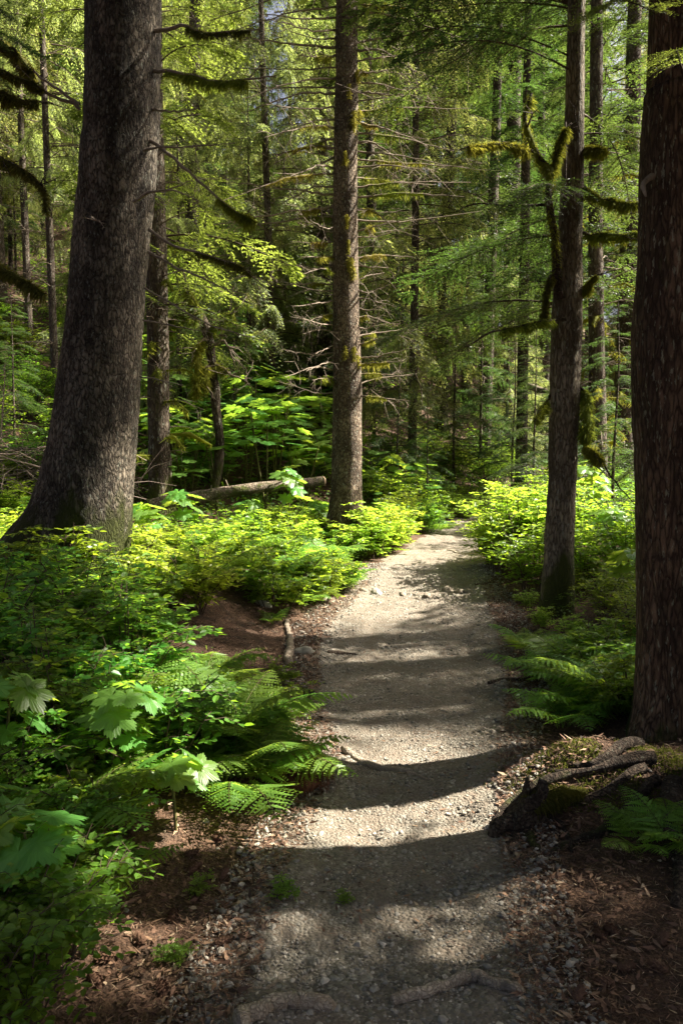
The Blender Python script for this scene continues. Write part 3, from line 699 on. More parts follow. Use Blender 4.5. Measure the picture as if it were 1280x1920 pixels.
for i in range(46):
    z = U(2.9, 5.8); az = U(math.pi * .55, math.pi * 1.5) if U(0, 1) < .75 else U(-.9, .9); px_ = np.interp(z, P[:, 2], P[:, 0])
    if z < 3.9 and math.pi * 1.15 < az: az = math.pi * .8
    s_b = U(.8, 1.35)
    if shades(bough_pts((px_, d3, z), az, 1.6 * s_b)): continue
    g = G(); place_bough(g, BNEAR[rs.randint(4)], (px_, d3, z), az, U(-.25, .15), s_b, U(-.2, .2)); obj('bough', g, [M['needle_dark'], M['twig']], t3)
own_crown(t3, BHEM, P[-1][0], P[-1][1], 6.2, 17, 1.9, .4, .4, 3)
# --- dark trunk at the right edge
seed(34)
P, r = px_trunk([(1280, 1520, 98), (1276, 1420, 92), (1277, 1300, 85), (1278, 1150, 83), (1277, 900, 85), (1276, 700, 87), (1280, 500, 84), (1284, 350, 82), (1291, 180, 79), (1299, 0, 75)], 4.3)
P, r = extend(P, r, 24, .05)
t4 = thing('hemlock_tree', (P[1][0], P[1][1], H(P[1][0], P[1][1])), 'thick dark red-brown trunk at the right edge with roots spreading towards the path', 'tree')
g = G(); trunk(g, P, r, 52, .45, 5, .42, P[1][2] - .05, rough=.035, sd=.6, seg=150, fdir=(math.pi * .98, .75)); obj('trunk', g, M['bark_red'], t4)
own_crown(t4, BHEM, P[-1][0], P[-1][1], 5.5, 23, 2.8, .5, .45, 3)
gm = G()
for i in range(26):
    py = U(20, 1350); p = W(1305, py, 4.3); a = U(math.pi * .85, math.pi * 1.5); rr = np.interp(p[2], P[:, 2], r) * .96; q = p + np.array([math.cos(a) * rr, math.sin(a) * rr, 0])
    moss_on(gm, [q + [0, 0, .1], q, q - [0, 0, .1], q - [0, 0, .22]], np.array([.006, .012, .012, .006]), 220, .018, core=False)
obj('moss', gm, M['moss_dark'], t4)
for z, az, s in ((4.05, 3.5, .55), (3.75, 3.9, .5), (4.3, 4.1, .5), (3.5, 4.2, .35)):
    px_ = np.interp(z, P[:, 2], P[:, 0]); g = G(); place_bough(g, BNEAR[rs.randint(4)], (px_ + math.cos(az) * .28, 4.3 + math.sin(az) * .28, z), az, -.15, s); obj('bough', g, [M['needle'], M['twig']], t4)
g = G()
tube(g, spline([W(1222, 330, 4.15), W(1205, 345, 4.05), W(1210, 368, 4.0)], 6), [.018, .014, .014, .012, .01, .006], 6, 0, .2); obj('branch', g, M['dead'], t4)
# roots of that tree, creeping over its mound
def ground_tube(g, pts, r0, r1, lift=.3, n=26, m=0, rough=.22, side=8):
    P = np.array([gp(a, b) if len(q) == 0 else np.array([a, b, 0]) for a, b, *q in pts]); Q = spline(P, n)
    Q[:, 0] += rs.normal(0, .006, n); rr = np.linspace(r0, r1, n) * (1 + .18 * fbm(np.arange(n) / n * 4, sd_(), 0, 2))
    Q[:, 2] = height(Q[:, 0], Q[:, 1]) + rr * lift + np.where(np.arange(n) == n - 1, -r1 * 1.2, 0)
    Q[:, :2] += np.stack([.6 * r0 * np.sin(np.arange(n) / n * 7 + sd_()), .5 * r0 * np.sin(np.arange(n) / n * 5 + sd_())], 1); tube(g, Q, rr, side + 4, m, rough * .45, sd=sd_()); return Q
def sd_(): return float(rs.uniform(0, 50))
for pts, a, b in (([(1215, 1430), (1130, 1445), (1060, 1470), (985, 1500), (930, 1550), (912, 1562)], .028, .017), ([(1210, 1450), (1120, 1500), (1040, 1520), (1000, 1530), (975, 1560)], .022, .013),
                  ([(1240, 1470), (1140, 1560), (1050, 1590), (1040, 1605)], .028, .012), ([(1195, 1400), (1140, 1420), (1105, 1440), (1060, 1440)], .03, .012),
                  ([(1010, 1500), (1035, 1550), (1050, 1590)], .014, .008), ([(1262, 1480), (1262, 1600), (1275, 1700)], .05, .025)):
    g = G(); ground_tube(g, pts, a, b, .55); obj('root', g, M['root_dark'], t4)

g = G(); N = 9000; a = U(0, 6.283, N); q = np.sqrt(U(0, 1, N)); x = 1.22 + .5 * q * np.cos(a) + .1 * (rs.normal(0, 1, N)); y = 3.72 + .30 * q * np.sin(a); kk = vnoise(x * 7, y * 7, 1) > -.25; x, y = x[kk], y[kk]
scat(g, SV, SF, np.stack([x, y, height(x, y) + .002], 1), np.stack([rs.normal(0, .5, len(x)), rs.normal(0, .5, len(x)) - .4, U(.2, 1, len(x))], 1), rs.normal(0, 1, (len(x), 3)), np.stack([U(.012, .03, len(x)), np.full(len(x), .006), np.ones(len(x))], 1))
tag(obj('moss_carpet', g, M['moss_dark']), 'dark moss growing over the root mound at the right', kind='stuff')
# --- trees outside the frame whose branches or shade reach into it
def far_twigs_mesh():
    g = G()
    for i in range(46):
        z = U(.9, 9); az = U(0, 6.283); L = U(.5, 1.7); d = np.array([math.cos(az), math.sin(az), U(-.25, .25)])
        b = np.array([0, 0, z]); dead_branch(g, [b, b + d * L * .5 + [0, 0, .03], b + d * L + [0, 0, -.12 * L]], .014, 4, .4, 0)
    me = g.mesh('dead_branches'); me.materials.append(M['dead']); return me
TW = [far_twigs_mesh() for _ in range(2)]
def canopy_tree(x, y, label, crown_key, r=.25, s=1.0, dz=0.0, name='hemlock_tree', barkm='bark_red', cat='tree', group=None, hgt=24, fdir=None):
    z = H(x, y); t = thing(name, (x, y, z), label, cat, group)
    P = [np.array([x, y, z - .3]), np.array([x + U(-.05, .05), y, z + 1]), np.array([x + U(-.15, .15), y + U(-.1, .1), z + 5]), np.array([x + U(-.3, .3), y, z + 12]), np.array([x, y, z + hgt * s])]
    g = G(); trunk(g, P, [r * 1.05, r, r * .9, r * .65, .04], 28, .5, 5, .5, z, rough=.05, sd=U(0, 9), seg=70, fdir=fdir); obj('trunk', g, M[barkm], t)
    if crown_key == 'own': own_crown(t, BHEM, x, y, dz, 22, 3.0, .5, .42, 3)
    elif crown_key: add_crown(t, ME[crown_key], x, y, s, U(0, 6), dz)
    if group:
        b = bpy.data.objects.new('dead_branches', TW[rs.randint(2)]); COL.objects.link(b); b.parent = t; b['kind'] = 'stuff'  # added to these unseen trees to break up the shadows they cast
    return t
seed(41)
t5 = canopy_tree(1.80, 3.49, 'mossy trunk just outside the right edge, beside the lit litter', 'own', .17, 1.0, 5.0, fdir=(math.pi, .9))
t0 = canopy_tree(-3.35, 6.0, 'dark tree beyond the left edge holding drooping mossy branches', 'hem0', .2, .9, 1.5)
for pts, r0, mo, mm in (([(-110, 270, 6.0), (-30, 275, 6.0), (10, 300, 5.9), (50, 325, 5.9), (80, 350, 5.9), (82, 395, 5.9)], .02, [(4, 13, .04)], 'moss_dark'),
                        ([(-110, 480, 6.0), (-20, 495, 6.0), (30, 515, 5.9), (85, 552, 5.9)], .018, [(3, 13, .032)], 'moss_dark'),
                        ([(-110, 150, 6.0), (-20, 165, 6.0), (20, 180, 6.0), (70, 190, 6.0), (100, 195, 6.0)], .018, [(4, 10, .05)], 'moss_dark'),
                        ([(-110, 60, 6.0), (-20, 70, 6.0), (20, 90, 6.0), (40, 110, 6.0)], .018, [(4, 11, .065)], 'moss_dark')):
    branch(t0, pts, r0, mo, 'root_dark', 6, .3, mm, 1500, .035)
for i in range(9):
    z = U(4.2, 5.4); az = U(-.9, .5); g = G(); place_bough(g, BNEAR[rs.randint(4)], (-3.35, 6.0, z), az, U(-.35, 0), U(.55, .85), U(-.2, .2)); obj('bough', g, [M['needle_dark'], M['twig']], t0)
# shade givers to the right and behind the camera
seed(42)
CAN = [(5.0, 6.42, 'own', .9, 3.2), (7.6, 8.0, 'own', 1.0, 4), (4.6, 4.2, 'own', .9, 3.5), (8.4, 4.37, 'own', 1.0, 4), (12.5, 7.94, 'own', 1.0, 5), (4.4, 1.8, 'own', .9, 7), (5.6, 3.0, 'own', 1.0, 4.5), (6.2, 3.66, 'own', 1.0, 4.4),
       (8.5, 1.2, 'own', 1.0, 4), (2.9, -.6, 'own', .9, 4), (-4.8, -3.6, 'hem0', .9, 0), (-8.5, 1.5, 'hem0', .95, 0), (-7.5, 8.2, 'hem0', .9, 0.5), (7, -5, 'hem0', 1, 0)]
for i, (x, y, k, s, dz) in enumerate(CAN):
    canopy_tree(x, y, 'tall tree outside the view shading the path', k, U(.17, .26), s, dz, 'hemlock_tree', 'bark_red', group='trees outside the view')

# ================================================================== BACKGROUND TREES
seed(51)
def far_trunk_mesh(lean, r=.2, h=20):
    g = G(); P = [(0, 0, -.5), (0, 0, 1.2), (lean * .4, 0, 5), (lean, lean * .3, 12), (lean * 1.2, 0, h)]
    trunk(g, P, [r * 1.1, r, r * .88, r * .6, .03], 16, .45, 5, .6, 0, rough=.06, sd=U(0, 9), seg=40); me = g.mesh('trunk'); me.materials.append(M['bark_far']); return me
TR = [far_trunk_mesh(l) for l in (.0, .25, -.3, .5)]
def far_moss_mesh():
    g = G()
    for i in range(26):
        z = U(1, 8); az = U(0, 6.283); L = U(.3, 1.0); d = np.array([math.cos(az), math.sin(az), 0]); b = np.array([0, 0, z]) + d * .15
        moss_on(g, [b, b + d * L * .5, b + d * L + [0, 0, -.2]], np.array([.03, .06, .02]), 110, .06)
    me = g.mesh('moss'); me.materials.append(M['moss']); return me
FM = far_moss_mesh()
def far_tree(x, y, key, s, label, rs_=1.0, name='conifer_tree', group='conifers of the forest behind', twigs=True, moss=False, cz=0.0, tv=None):
    z = H(x, y); t = thing(name, (x, y, z), label, 'tree', group); t.rotation_euler = (0, 0, U(0, 6.283)); t.scale = (s, s, s)
    a = bpy.data.objects.new('trunk', TR[rs.randint(4) if tv is None else tv]); COL.objects.link(a); a.parent = t; a.scale = (rs_, rs_, 1)
    if key: c = bpy.data.objects.new('crown', ME[key]); COL.objects.link(c); c.parent = t; c.location = (0, 0, cz); c.rotation_euler = (0, 0, U(0, 6))
    if twigs: b = bpy.data.objects.new('dead_branches', TW[rs.randint(2)]); COL.objects.link(b); b.parent = t; b['kind'] = 'stuff'
    if moss: b = bpy.data.objects.new('moss', FM); COL.objects.link(b); b.parent = t
    return t
placed = [(-3.2, 7.3), (0, 13), (2.05, 7.4), (1.95, 4.3)]
def at(px, d): return (px - 640) / F * d, d
NAMED = [  # px, distance, crown, scale, trunk thickness, moss, label
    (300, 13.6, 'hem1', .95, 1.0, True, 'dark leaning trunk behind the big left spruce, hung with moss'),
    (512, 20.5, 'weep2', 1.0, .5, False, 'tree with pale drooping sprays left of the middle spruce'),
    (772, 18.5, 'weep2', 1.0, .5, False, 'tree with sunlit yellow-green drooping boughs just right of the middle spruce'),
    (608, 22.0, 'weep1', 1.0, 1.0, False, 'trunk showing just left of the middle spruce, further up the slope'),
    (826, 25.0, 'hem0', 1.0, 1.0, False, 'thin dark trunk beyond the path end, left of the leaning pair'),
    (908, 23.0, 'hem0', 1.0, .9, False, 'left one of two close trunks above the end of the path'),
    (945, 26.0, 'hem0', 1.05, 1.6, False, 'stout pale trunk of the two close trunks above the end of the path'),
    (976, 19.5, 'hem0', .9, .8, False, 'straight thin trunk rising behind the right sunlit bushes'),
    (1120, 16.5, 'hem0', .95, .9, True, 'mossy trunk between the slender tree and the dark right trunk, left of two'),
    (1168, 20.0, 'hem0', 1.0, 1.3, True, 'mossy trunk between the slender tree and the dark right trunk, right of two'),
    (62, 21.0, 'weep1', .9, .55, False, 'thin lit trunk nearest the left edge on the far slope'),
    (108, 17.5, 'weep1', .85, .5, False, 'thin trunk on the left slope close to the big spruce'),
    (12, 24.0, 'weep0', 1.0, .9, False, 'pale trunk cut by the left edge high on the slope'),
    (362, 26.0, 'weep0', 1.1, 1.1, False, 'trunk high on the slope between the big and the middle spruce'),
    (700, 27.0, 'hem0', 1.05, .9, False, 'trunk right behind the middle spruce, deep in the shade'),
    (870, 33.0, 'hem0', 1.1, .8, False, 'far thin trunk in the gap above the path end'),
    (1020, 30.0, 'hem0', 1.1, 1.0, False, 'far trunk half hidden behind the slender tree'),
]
for px, d, key, s, th_, mo, lab in NAMED:
    x, y = at(px, d); placed.append((x, y)); far_tree(x, y, key, s, lab, th_, group=None, moss=mo)
cnt = 0; tries = 0
while cnt < 135 and tries < 14000:
    tries += 1
    y = U(16, 78); x = U(-.62, .62) * y + U(-5, 5)
    if abs(x - pathx(min(y, 26))) < 1.6 and y < 27: continue
    mind = 2.3 + y * .02
    if y > 24 and abs(PXR(x, y) - 484) < 30: continue
    if any((x - a) ** 2 + (y - b) ** 2 < mind ** 2 for a, b in placed): continue
    key = ['weep0', 'weep1', 'hem0', 'hem1', 'weep2' if x < 2 else 'hem0', 'weep2' if x < 2 else 'hem0'][rs.randint(6)] if y > 26 else ['weep0', 'weep1', 'hem0', 'hem1'][rs.randint(4) if x < 1 else 2]; s = U(.85, 1.1) + max(0, y - 26) * .018
    if y < 32 and not lane_ok(x, y, H(x, y) + (3 if key in ('weep0', 'hem1') else 6), 2.3): continue
    if x > -4 and y < 62 and not lane_ok(x, y, H(x, y) + 3, 2.1, H(x, y) + 25, LIT_BG) and U(0, 1) < .7: continue
    placed.append((x, y)); cnt += 1
    far_tree(x, y, key, s, ('tall conifer deep in the forest on the left slope' if x < 0 else 'tall conifer deep in the forest right of the path'), U(.35, .7), group=('conifers on the far left slope' if x < 0 else 'conifers far right of the path'), moss=U(0, 1) < .2, twigs=y < 45)
# understory hemlocks
seed(53)
def small_tree(x, y, key, s, label, group=None, cz=0):
    z = H(x, y); t = thing('young_hemlock', (x, y, z), label, 'young tree', group); t.rotation_euler = (0, 0, U(0, 6)); t.scale = (s, s, s)
    hh = {'low0': 8, 'low1': 4.2, 'low2': 9.5}[key]
    a = bpy.data.objects.new('trunk', {'low0': ST[0], 'low1': ST[1], 'low2': ST[2]}[key]); COL.objects.link(a); a.parent = t
    c = bpy.data.objects.new('crown', ME[key]); COL.objects.link(c); c.parent = t
    return t
ST = []
for hh, rr in ((8, .07), (4.2, .035), (9.5, .08)):
    g = G(); trunk(g, [(0, 0, -.3), (.02, 0, hh * .3), (-.03, .02, hh * .7), (0, 0, hh)], [rr, rr * .8, rr * .4, .006], 10, .3, 3, .3, 0, seg=20); me = g.mesh('trunk'); me.materials.append(M['bark_far']); ST.append(me)
SM = [(800, 15.8, 'low1', .62, 'young dark hemlock at the left of the path end'), (745, 17.0, 'low1', .8, 'young hemlock behind the bush by the middle spruce'), (850, 18.5, 'low0', .55, 'feathery dark hemlock over the path end'),
      (1000, 14.6, 'low1', .85, 'small hemlock behind the right sunlit bushes'), (960, 17.5, 'low1', .9, 'low hemlock left of the thin straight trunk'), (1150, 13.0, 'low1', .9, 'young hemlock between slender tree and dark right trunk'),
      (440, 18.0, 'low1', .8, 'young hemlock on the shaded slope behind the log'), (560, 16.5, 'low1', .5, 'small hemlock just left of the middle spruce'), (340, 17.5, 'low2', .8, 'grey-green bushy conifer behind the dark leaning trunk'),
      (900, 21.5, 'low0', .7, 'hemlock in shade at the foot of the close trunks'), (700, 21.0, 'low0', .8, 'dark hemlock to the right behind the middle spruce'), (1060, 18, 'low0', .75, 'hemlock behind the slender tree'), (1250, 11.0, 'low1', 1.0, 'young hemlock half hidden by the dark right trunk'),
      (470, 21.0, 'low2', .9, 'tall drooping young conifer on the slope above the log'), (620, 25.0, 'low2', 1.0, 'drooping young conifer behind the middle spruce'), (150, 19, 'low2', .7, 'young conifer hidden behind the big left spruce'), (30, 15, 'low1', .7, 'young conifer on the left slope above the dead brush')]
for px, d, k, s, lab in SM: x, y = at(px, d); small_tree(x, y, k, s, lab)
cnt = 0
for _ in range(400):
    if cnt > 60: break
    y = U(20, 66); x = U(-.5, .5) * y
    if abs(x - pathx(min(y, 26))) < 1.8 and y < 28: continue
    cnt += 1; small_tree(x, y, ['low0', 'low2'][rs.randint(2)], U(.6, 1.2), 'young conifer filling the far understory', 'young conifers in the far understory')
# ================================================================== UNDERSTORY
seed(61)
def plant_me(g, mats, name):
    me = g.mesh(name)
    for m in mats: me.materials.append(M[m])
    return me
def mk_bush(key, *a, leafm='leaf', **k):
    gw, gl = bush(*a, ms=0, **k); return (plant_me(gw, ['twig'], 'stems'), plant_me(gl, [leafm], 'foliage'))
BU = {}
for v in range(3):
    BU['low%d' % v] = mk_bush('', .55, .45, 13, .062, per=9, twigs=11, leafm='leaf')
    BU['mid%d' % v] = mk_bush('', .95, .6, 15, .070, per=8, twigs=14, leafm=['leaf', 'leaf_lime', 'leaf'][v])
    BU['near%d' % v] = mk_bush('', .62, .48, 11, .052, per=8, twigs=11, leafm='leaf_deep', wide=1.35)
    BU['tall%d' % v] = mk_bush('', 1.35, .8, 16, .075, per=9, twigs=16, leafm=['leaf_deep', 'leaf', 'leaf_deep'][v])
def put_bush(p, key, s, label, group=None, name='leafy_bush', leafmat_=None):
    t = thing(name, tuple(p), label, 'bush', group); t.rotation_euler = (0, 0, U(0, 6)); t.scale = (s, s, s * U(.9, 1.1))
    for me, n in zip(BU[key], ('stems', 'foliage')):
        o = bpy.data.objects.new(n, me); COL.objects.link(o); o.parent = t
        if n == 'stems': o['kind'] = 'stuff'
        elif leafmat_: o.material_slots[0].link = 'OBJECT'; o.material_slots[0].material = M[leafmat_]
    return t
FE = []
for v in range(4):
    fs = fern_parts([8, 7, 9, 6][v], [.72, .62, .8, .5][v]); FE.append([plant_me(f, ['fern', 'stem'], 'frond') for f in fs])
FEM = []
for v in range(3):
    FEM.append(plant_me(merge(fern_parts([8, 7, 9][v], [.75, .65, .8][v])), ['fern', 'stem'], 'fern'))
def put_fern(p, v, s, label, group=None, parts=True, tilt=0):
    if not parts:
        o = bpy.data.objects.new('fern', FEM[v % 3]); COL.objects.link(o); tag(o, label, 'fern', group); t = o
    else:
        t = thing('fern', tuple(p), label, 'fern', group)
        for me in FE[v % 4]: o = bpy.data.objects.new('frond', me); COL.objects.link(o); o.parent = t
    t.location = tuple(p); t.rotation_euler = (tilt, 0, U(0, 6)); t.scale = (s, s, s); return t
CLP, CLM = [], []
for v in range(4):
    a, ls = club([.62, .8, .5, 1.1][v], [11, 12, 10, 12][v], [.18, .20, .17, .20][v], (U(-.15, .15), U(-.15, .15)))
    CLP.append((plant_me(a, ['stem'], 'stem'), [plant_me(l, ['club', 'stem'], 'leaf') for l in ls]))
    gg = merge([a] + ls) if False else None
def put_club(p, v, s, label, group=None, rz=None):
    t = thing('broad_leaved_shrub', tuple(p), label, 'shrub', group); t.rotation_euler = (0, 0, U(0, 6) if rz is None else rz); t.scale = (s, s, s)
    o = bpy.data.objects.new('stem', CLP[v][0]); COL.objects.link(o); o.parent = t
    for me in CLP[v][1]: o = bpy.data.objects.new('leaf', me); COL.objects.link(o); o.parent = t
    return t
# far version: all leaves of the plant in one mesh
for v in range(4):
    gs = G(); h = [.9, 1.1, .8, 1.3][v]; nl = 16
    gw = G(); pos, xa, za, scl = [], [], [], []
    for st in range(3):
        lx, ly = U(-.3, .3), U(-.3, .3); tube(gw, spline([(0, 0, -.1), (lx * .6, ly * .6, h * .5), (lx, ly, h * U(.8, 1))], 5), [.014, .012, .011, .01, .008], 4, 0)
        for i in range(nl // 2):
            az = i * 2.4 + U(-.4, .4); r_ = U(.12, .42); pos.append((lx + math.cos(az) * r_, ly + math.sin(az) * r_, h * U(.62, 1.05))); xa.append((math.cos(az), math.sin(az), U(-.4, .1))); za.append((U(-.3, .3), U(-.3, .3), 1)); scl.append(U(.12, .2))
    scat(gs, CV, CF, np.array(pos), np.array(xa), np.array(za), np.array(scl)); CLM.append((plant_me(gw, ['stem'], 'stems'), plant_me(gs, ['club'], 'foliage')))
def put_clubfar(p, v, s, label, group):
    t = thing('broad_leaved_shrub', tuple(p), label, 'shrub', group); t.rotation_euler = (0, 0, U(0, 6)); t.scale = (s, s, s)
    for me, n in zip(CLM[v], ('stems', 'foliage')): o = bpy.data.objects.new(n, me); COL.objects.link(o); o.parent = t
    return t
def offpath(p, m=.25): return abs(p[0] - pathx(p[1])) > pathw(p[1]) + m
def zone(n, bx, by, mind=.0, m=.25, far=70):
    """n ground points seen inside the pixel box"""
    pts = []; k = 0
    while len(pts) < n and k < n * 40:
        k += 1; p = gp(U(*bx), U(*by), far)
        if offpath(p, m) and p[1] < far - 1 and all((p[0] - a[0]) ** 2 + (p[1] - a[1]) ** 2 > mind ** 2 for a in pts): pts.append(p)
    return pts
# sunlit bank between the big spruce and the path
seed(62)
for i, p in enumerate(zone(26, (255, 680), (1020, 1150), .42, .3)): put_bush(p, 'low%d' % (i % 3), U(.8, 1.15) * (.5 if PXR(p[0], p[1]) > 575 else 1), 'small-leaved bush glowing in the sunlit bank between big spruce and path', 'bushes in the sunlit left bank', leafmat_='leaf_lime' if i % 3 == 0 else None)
for i, p in enumerate(zone(20, (255, 640), (1005, 1125), .4, .4)): put_fern(p, i, U(.8, 1.15), 'sunlit fern among the bushes between big spruce and path', 'ferns in the sunlit left bank', False)
CB = [(350, 1030, 1, 1.0, 'broad-leaved shrub in sun in front of the fallen log, left one'), (285, 1040, 0, 1.0, 'broad-leaved shrub in sun close behind the big left spruce'), (545, 1010, 3, .95, 'tall broad-leaved shrub in sun at the right end of the fallen log'), (460, 1015, 0, .9, 'broad-leaved shrub in sun below the middle of the fallen log'), (600, 1000, 0, .8, 'broad-leaved shrub touching the left side of the middle spruce'),
      (735, 960, 3, 1.0, 'bright broad-leaved shrub to the right of the middle spruce'), (775, 950, 1, 1.0, 'bright broad-leaved shrub right of the middle spruce, nearest the path end'), (700, 955, 1, .9, 'broad-leaved shrub directly behind the middle spruce')]
for px, py, v, s, lab in CB: put_club(gp(px, py), v, s, lab)
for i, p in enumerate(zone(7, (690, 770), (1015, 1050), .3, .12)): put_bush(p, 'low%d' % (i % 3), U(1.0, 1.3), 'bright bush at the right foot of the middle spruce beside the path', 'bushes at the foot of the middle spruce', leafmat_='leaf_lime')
for i, p in enumerate(zone(5, (590, 700), (1035, 1080), .3, .15)): put_bush(p, 'low%d' % (i % 3), U(.3, .5), 'bush on the path edge below the middle spruce', 'bushes below the middle spruce')
for i, p in enumerate(zone(9, (420, 610), (985, 1020), .4, .5)): put_bush(p, 'low%d' % (i % 3), U(.7, .9), 'bright bush left of the middle spruce, in front of the log end', 'bushes left of the middle spruce', leafmat_='leaf_lime')
put_fern(gp(655, 1050), 1, .5, 'sunlit fern in front of the middle spruce trunk')
put_fern(gp(600, 1000), 2, 1.0, 'upright sunlit fern left of the middle spruce trunk')
for i, p in enumerate(zone(7, (540, 650), (1100, 1140), .3, .15)): put_bush(p, 'low%d' % (i % 3), U(.7, .95), 'bush overhanging the left edge of the lit stretch of path', 'bushes over the left path edge')
for i, p in enumerate(zone(5, (560, 660), (1095, 1140), .3, .15)): put_fern(p, i, U(.55, .75), 'fern overhanging the left edge of the lit stretch of path', 'ferns over the left path edge')
put_fern(gp(512, 1170), 3, .5, 'small fern on the brown needle patch left of the path')
# right bank
seed(63)
for i, p in enumerate(zone(26, (905, 1200), (1060, 1215), .45, .25)): put_bush(p, 'mid%d' % (i % 3), (U(.95, 1.25) if p[1] > 9.5 else U(.75, .95) if p[1] > 8 else U(.45, .6)) * (.5 if 985 < PXR(p[0], p[1]) < 1090 and p[1] < 8.4 else 1), 'bright bush in the sunlit bank right of the path', 'bushes in the sunlit right bank')
for i, p in enumerate(zone(5, (895, 940), (1035, 1085), .3, .1)): put_bush(p, 'mid%d' % (1 + i % 2), U(.6, .8), 'lime-green bush leaning over the right path edge by the bend', 'bushes leaning over the right path edge')
for i, p in enumerate(zone(15, (1010, 1190), (1230, 1345), .28, .3)): put_bush(p, 'low%d' % (i % 3), U(.5, .75) * (.5 if PXR(p[0], p[1]) < 1090 else 1), 'low green bush between the slender tree and the dark right trunk', 'low bushes on the right bank', leafmat_='leaf' if i % 2 else 'leaf_deep')
for i, p in enumerate(zone(12, (1030, 1200), (1240, 1370), .2, .25)): put_fern(p, i, U(.55, .8), 'fern in the green mass left of the dark right trunk', 'ferns on the right bank')
for i, (px, py, s) in enumerate(((1150, 1330, .95), (1095, 1345, .75), (1045, 1290, .7), (1180, 1290, .9), (985, 1225, .55), (1120, 1235, .8))):
    put_fern(gp(px, py), i, s, ['bright fern lit from behind beside the dark right trunk', 'fern at the lower end of the right green bank', 'fern below the foot of the slender tree', 'fern touching the left side of the dark right trunk', 'small fern at the path edge left of the slender tree', 'fern in the bushes right of the slender tree'][i])
for px, py, v, s, lab in ((1150, 1080, 1, .9, 'broad-leaved shrub in the right bank behind the slender tree'), (1110, 1010, 3, 1.0, 'tall bright broad-leaved shrub right behind the slender tree'), (1165, 1140, 0, .8, 'broad-leaved shrub half hidden by the dark right trunk')): put_club(gp(px, py), v, s, lab)
# left foreground
seed(64)
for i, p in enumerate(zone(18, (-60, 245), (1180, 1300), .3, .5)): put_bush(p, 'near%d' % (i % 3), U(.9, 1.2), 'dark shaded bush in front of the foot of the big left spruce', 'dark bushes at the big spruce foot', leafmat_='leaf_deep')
for i, p in enumerate(zone(26, (-80, 300), (1330, 1560), .22, .6)): put_bush(p, 'near%d' % (i % 3), U(.6, .9), 'bush of rounded leaves in the left foreground bank', 'bushes in the left foreground', leafmat_='leaf' if i % 2 == 0 else None)
for i, p in enumerate(zone(34, (-110, 170), (1580, 1990), .13, .5)): put_bush(p, 'near%d' % (i % 3), U(.42, .68), 'low bush at the bottom left corner', 'low bushes in the bottom left corner', leafmat_='leaf')
for i, p in enumerate(zone(8, (320, 540), (1300, 1440), .25, .15)): put_bush(p, 'near%d' % (i % 3), U(.35, .55), 'small bush among the ferns on the left path bank', 'bushes among the ferns left of the path', leafmat_='leaf')
FN = [(95, 1270, 0, 1.1, 'dark fern in front of the big left spruce'), (160, 1310, 2, .95, 'fern with long fronds just below the foot of the big spruce'), (430, 1400, 0, 1.0, 'fern with tall pale fronds on the left path bank'), (500, 1455, 1, .9, 'fern arching over the path bank above the fibrous roots'), (440, 1500, 2, .8, 'bright fern hanging over the lower left bank'),
      (535, 1465, 3, .9, 'small bright fern at the very edge of the left bank'), (250, 1450, 1, .85, 'fern in the middle of the left foreground shrubs'), (110, 1560, 2, .8, 'fern behind the big-leaved shrub at lower left'), (185, 1690, 3, .7, 'small fern at the lower left by the litter'), (40, 1760, 1, .65, 'fern at the bottom left edge'), (380, 1300, 2, .85, 'fern beside the brown needle patch left of the path'), (480, 1380, 3, 1.0, 'fern next to the dark root stub at the path'),
      (240, 1300, 1, .8, 'dark fern right of the big spruce foot'), (20, 1400, 0, .9, 'fern at the left edge in the shade'), (350, 1420, 3, .95, 'low fern between the two broad-leaved shrubs of the left bank'), (395, 1460, 1, .75, 'fern with dark fronds under the hanging bright one'), (300, 1370, 0, .8, 'fern in front of the mossy right foot of the big spruce')]
for px, py, v, s, lab in FN: put_fern(gp(px, py), v, s, lab)
KL = [(85, 1770, 0, .62, 'broad-leaved shrub with pale leaves and bare stem at the lower left'), (215, 1510, 1, .60, 'tall broad-leaved shrub in the middle of the left bank'), (330, 1560, 2, .60, 'broad-leaved shrub leaning out over the brown litter'), (-20, 1700, 2, .7, 'broad-leaved shrub cut by the left edge'), (255, 1420, 2, .65, 'broad-leaved shrub behind the leaning one, in shade'), (20, 1500, 1, .6, 'broad-leaved shrub at the left edge among rounded leaves')]
for px, py, v, s, lab in KL: put_club(gp(px, py), v, s, lab)
# fern with broad fronds by the right trunk's roots
seed(65)
put_fern(gp(1200, 1600), 3, .62, 'broad green fern at the lower right beside the dark roots')
put_fern(gp(1255, 1590), 1, .5, 'second fern at the right edge beside the dark roots')
for px, py, s, lab in ((540, 1690, .16, 'tiny green sprig on the gravel at the left of the path'), (650, 1695, .10, 'very small sprig in the middle of the path'), (370, 1680, .14, 'tiny green sprig on the brown litter left of the path'), (330, 1810, .14, 'tiny pale sprig on the litter at the lower left')):
    put_bush(gp(px, py), 'near0', s, lab, name='small_sprig', leafmat_='leaf')
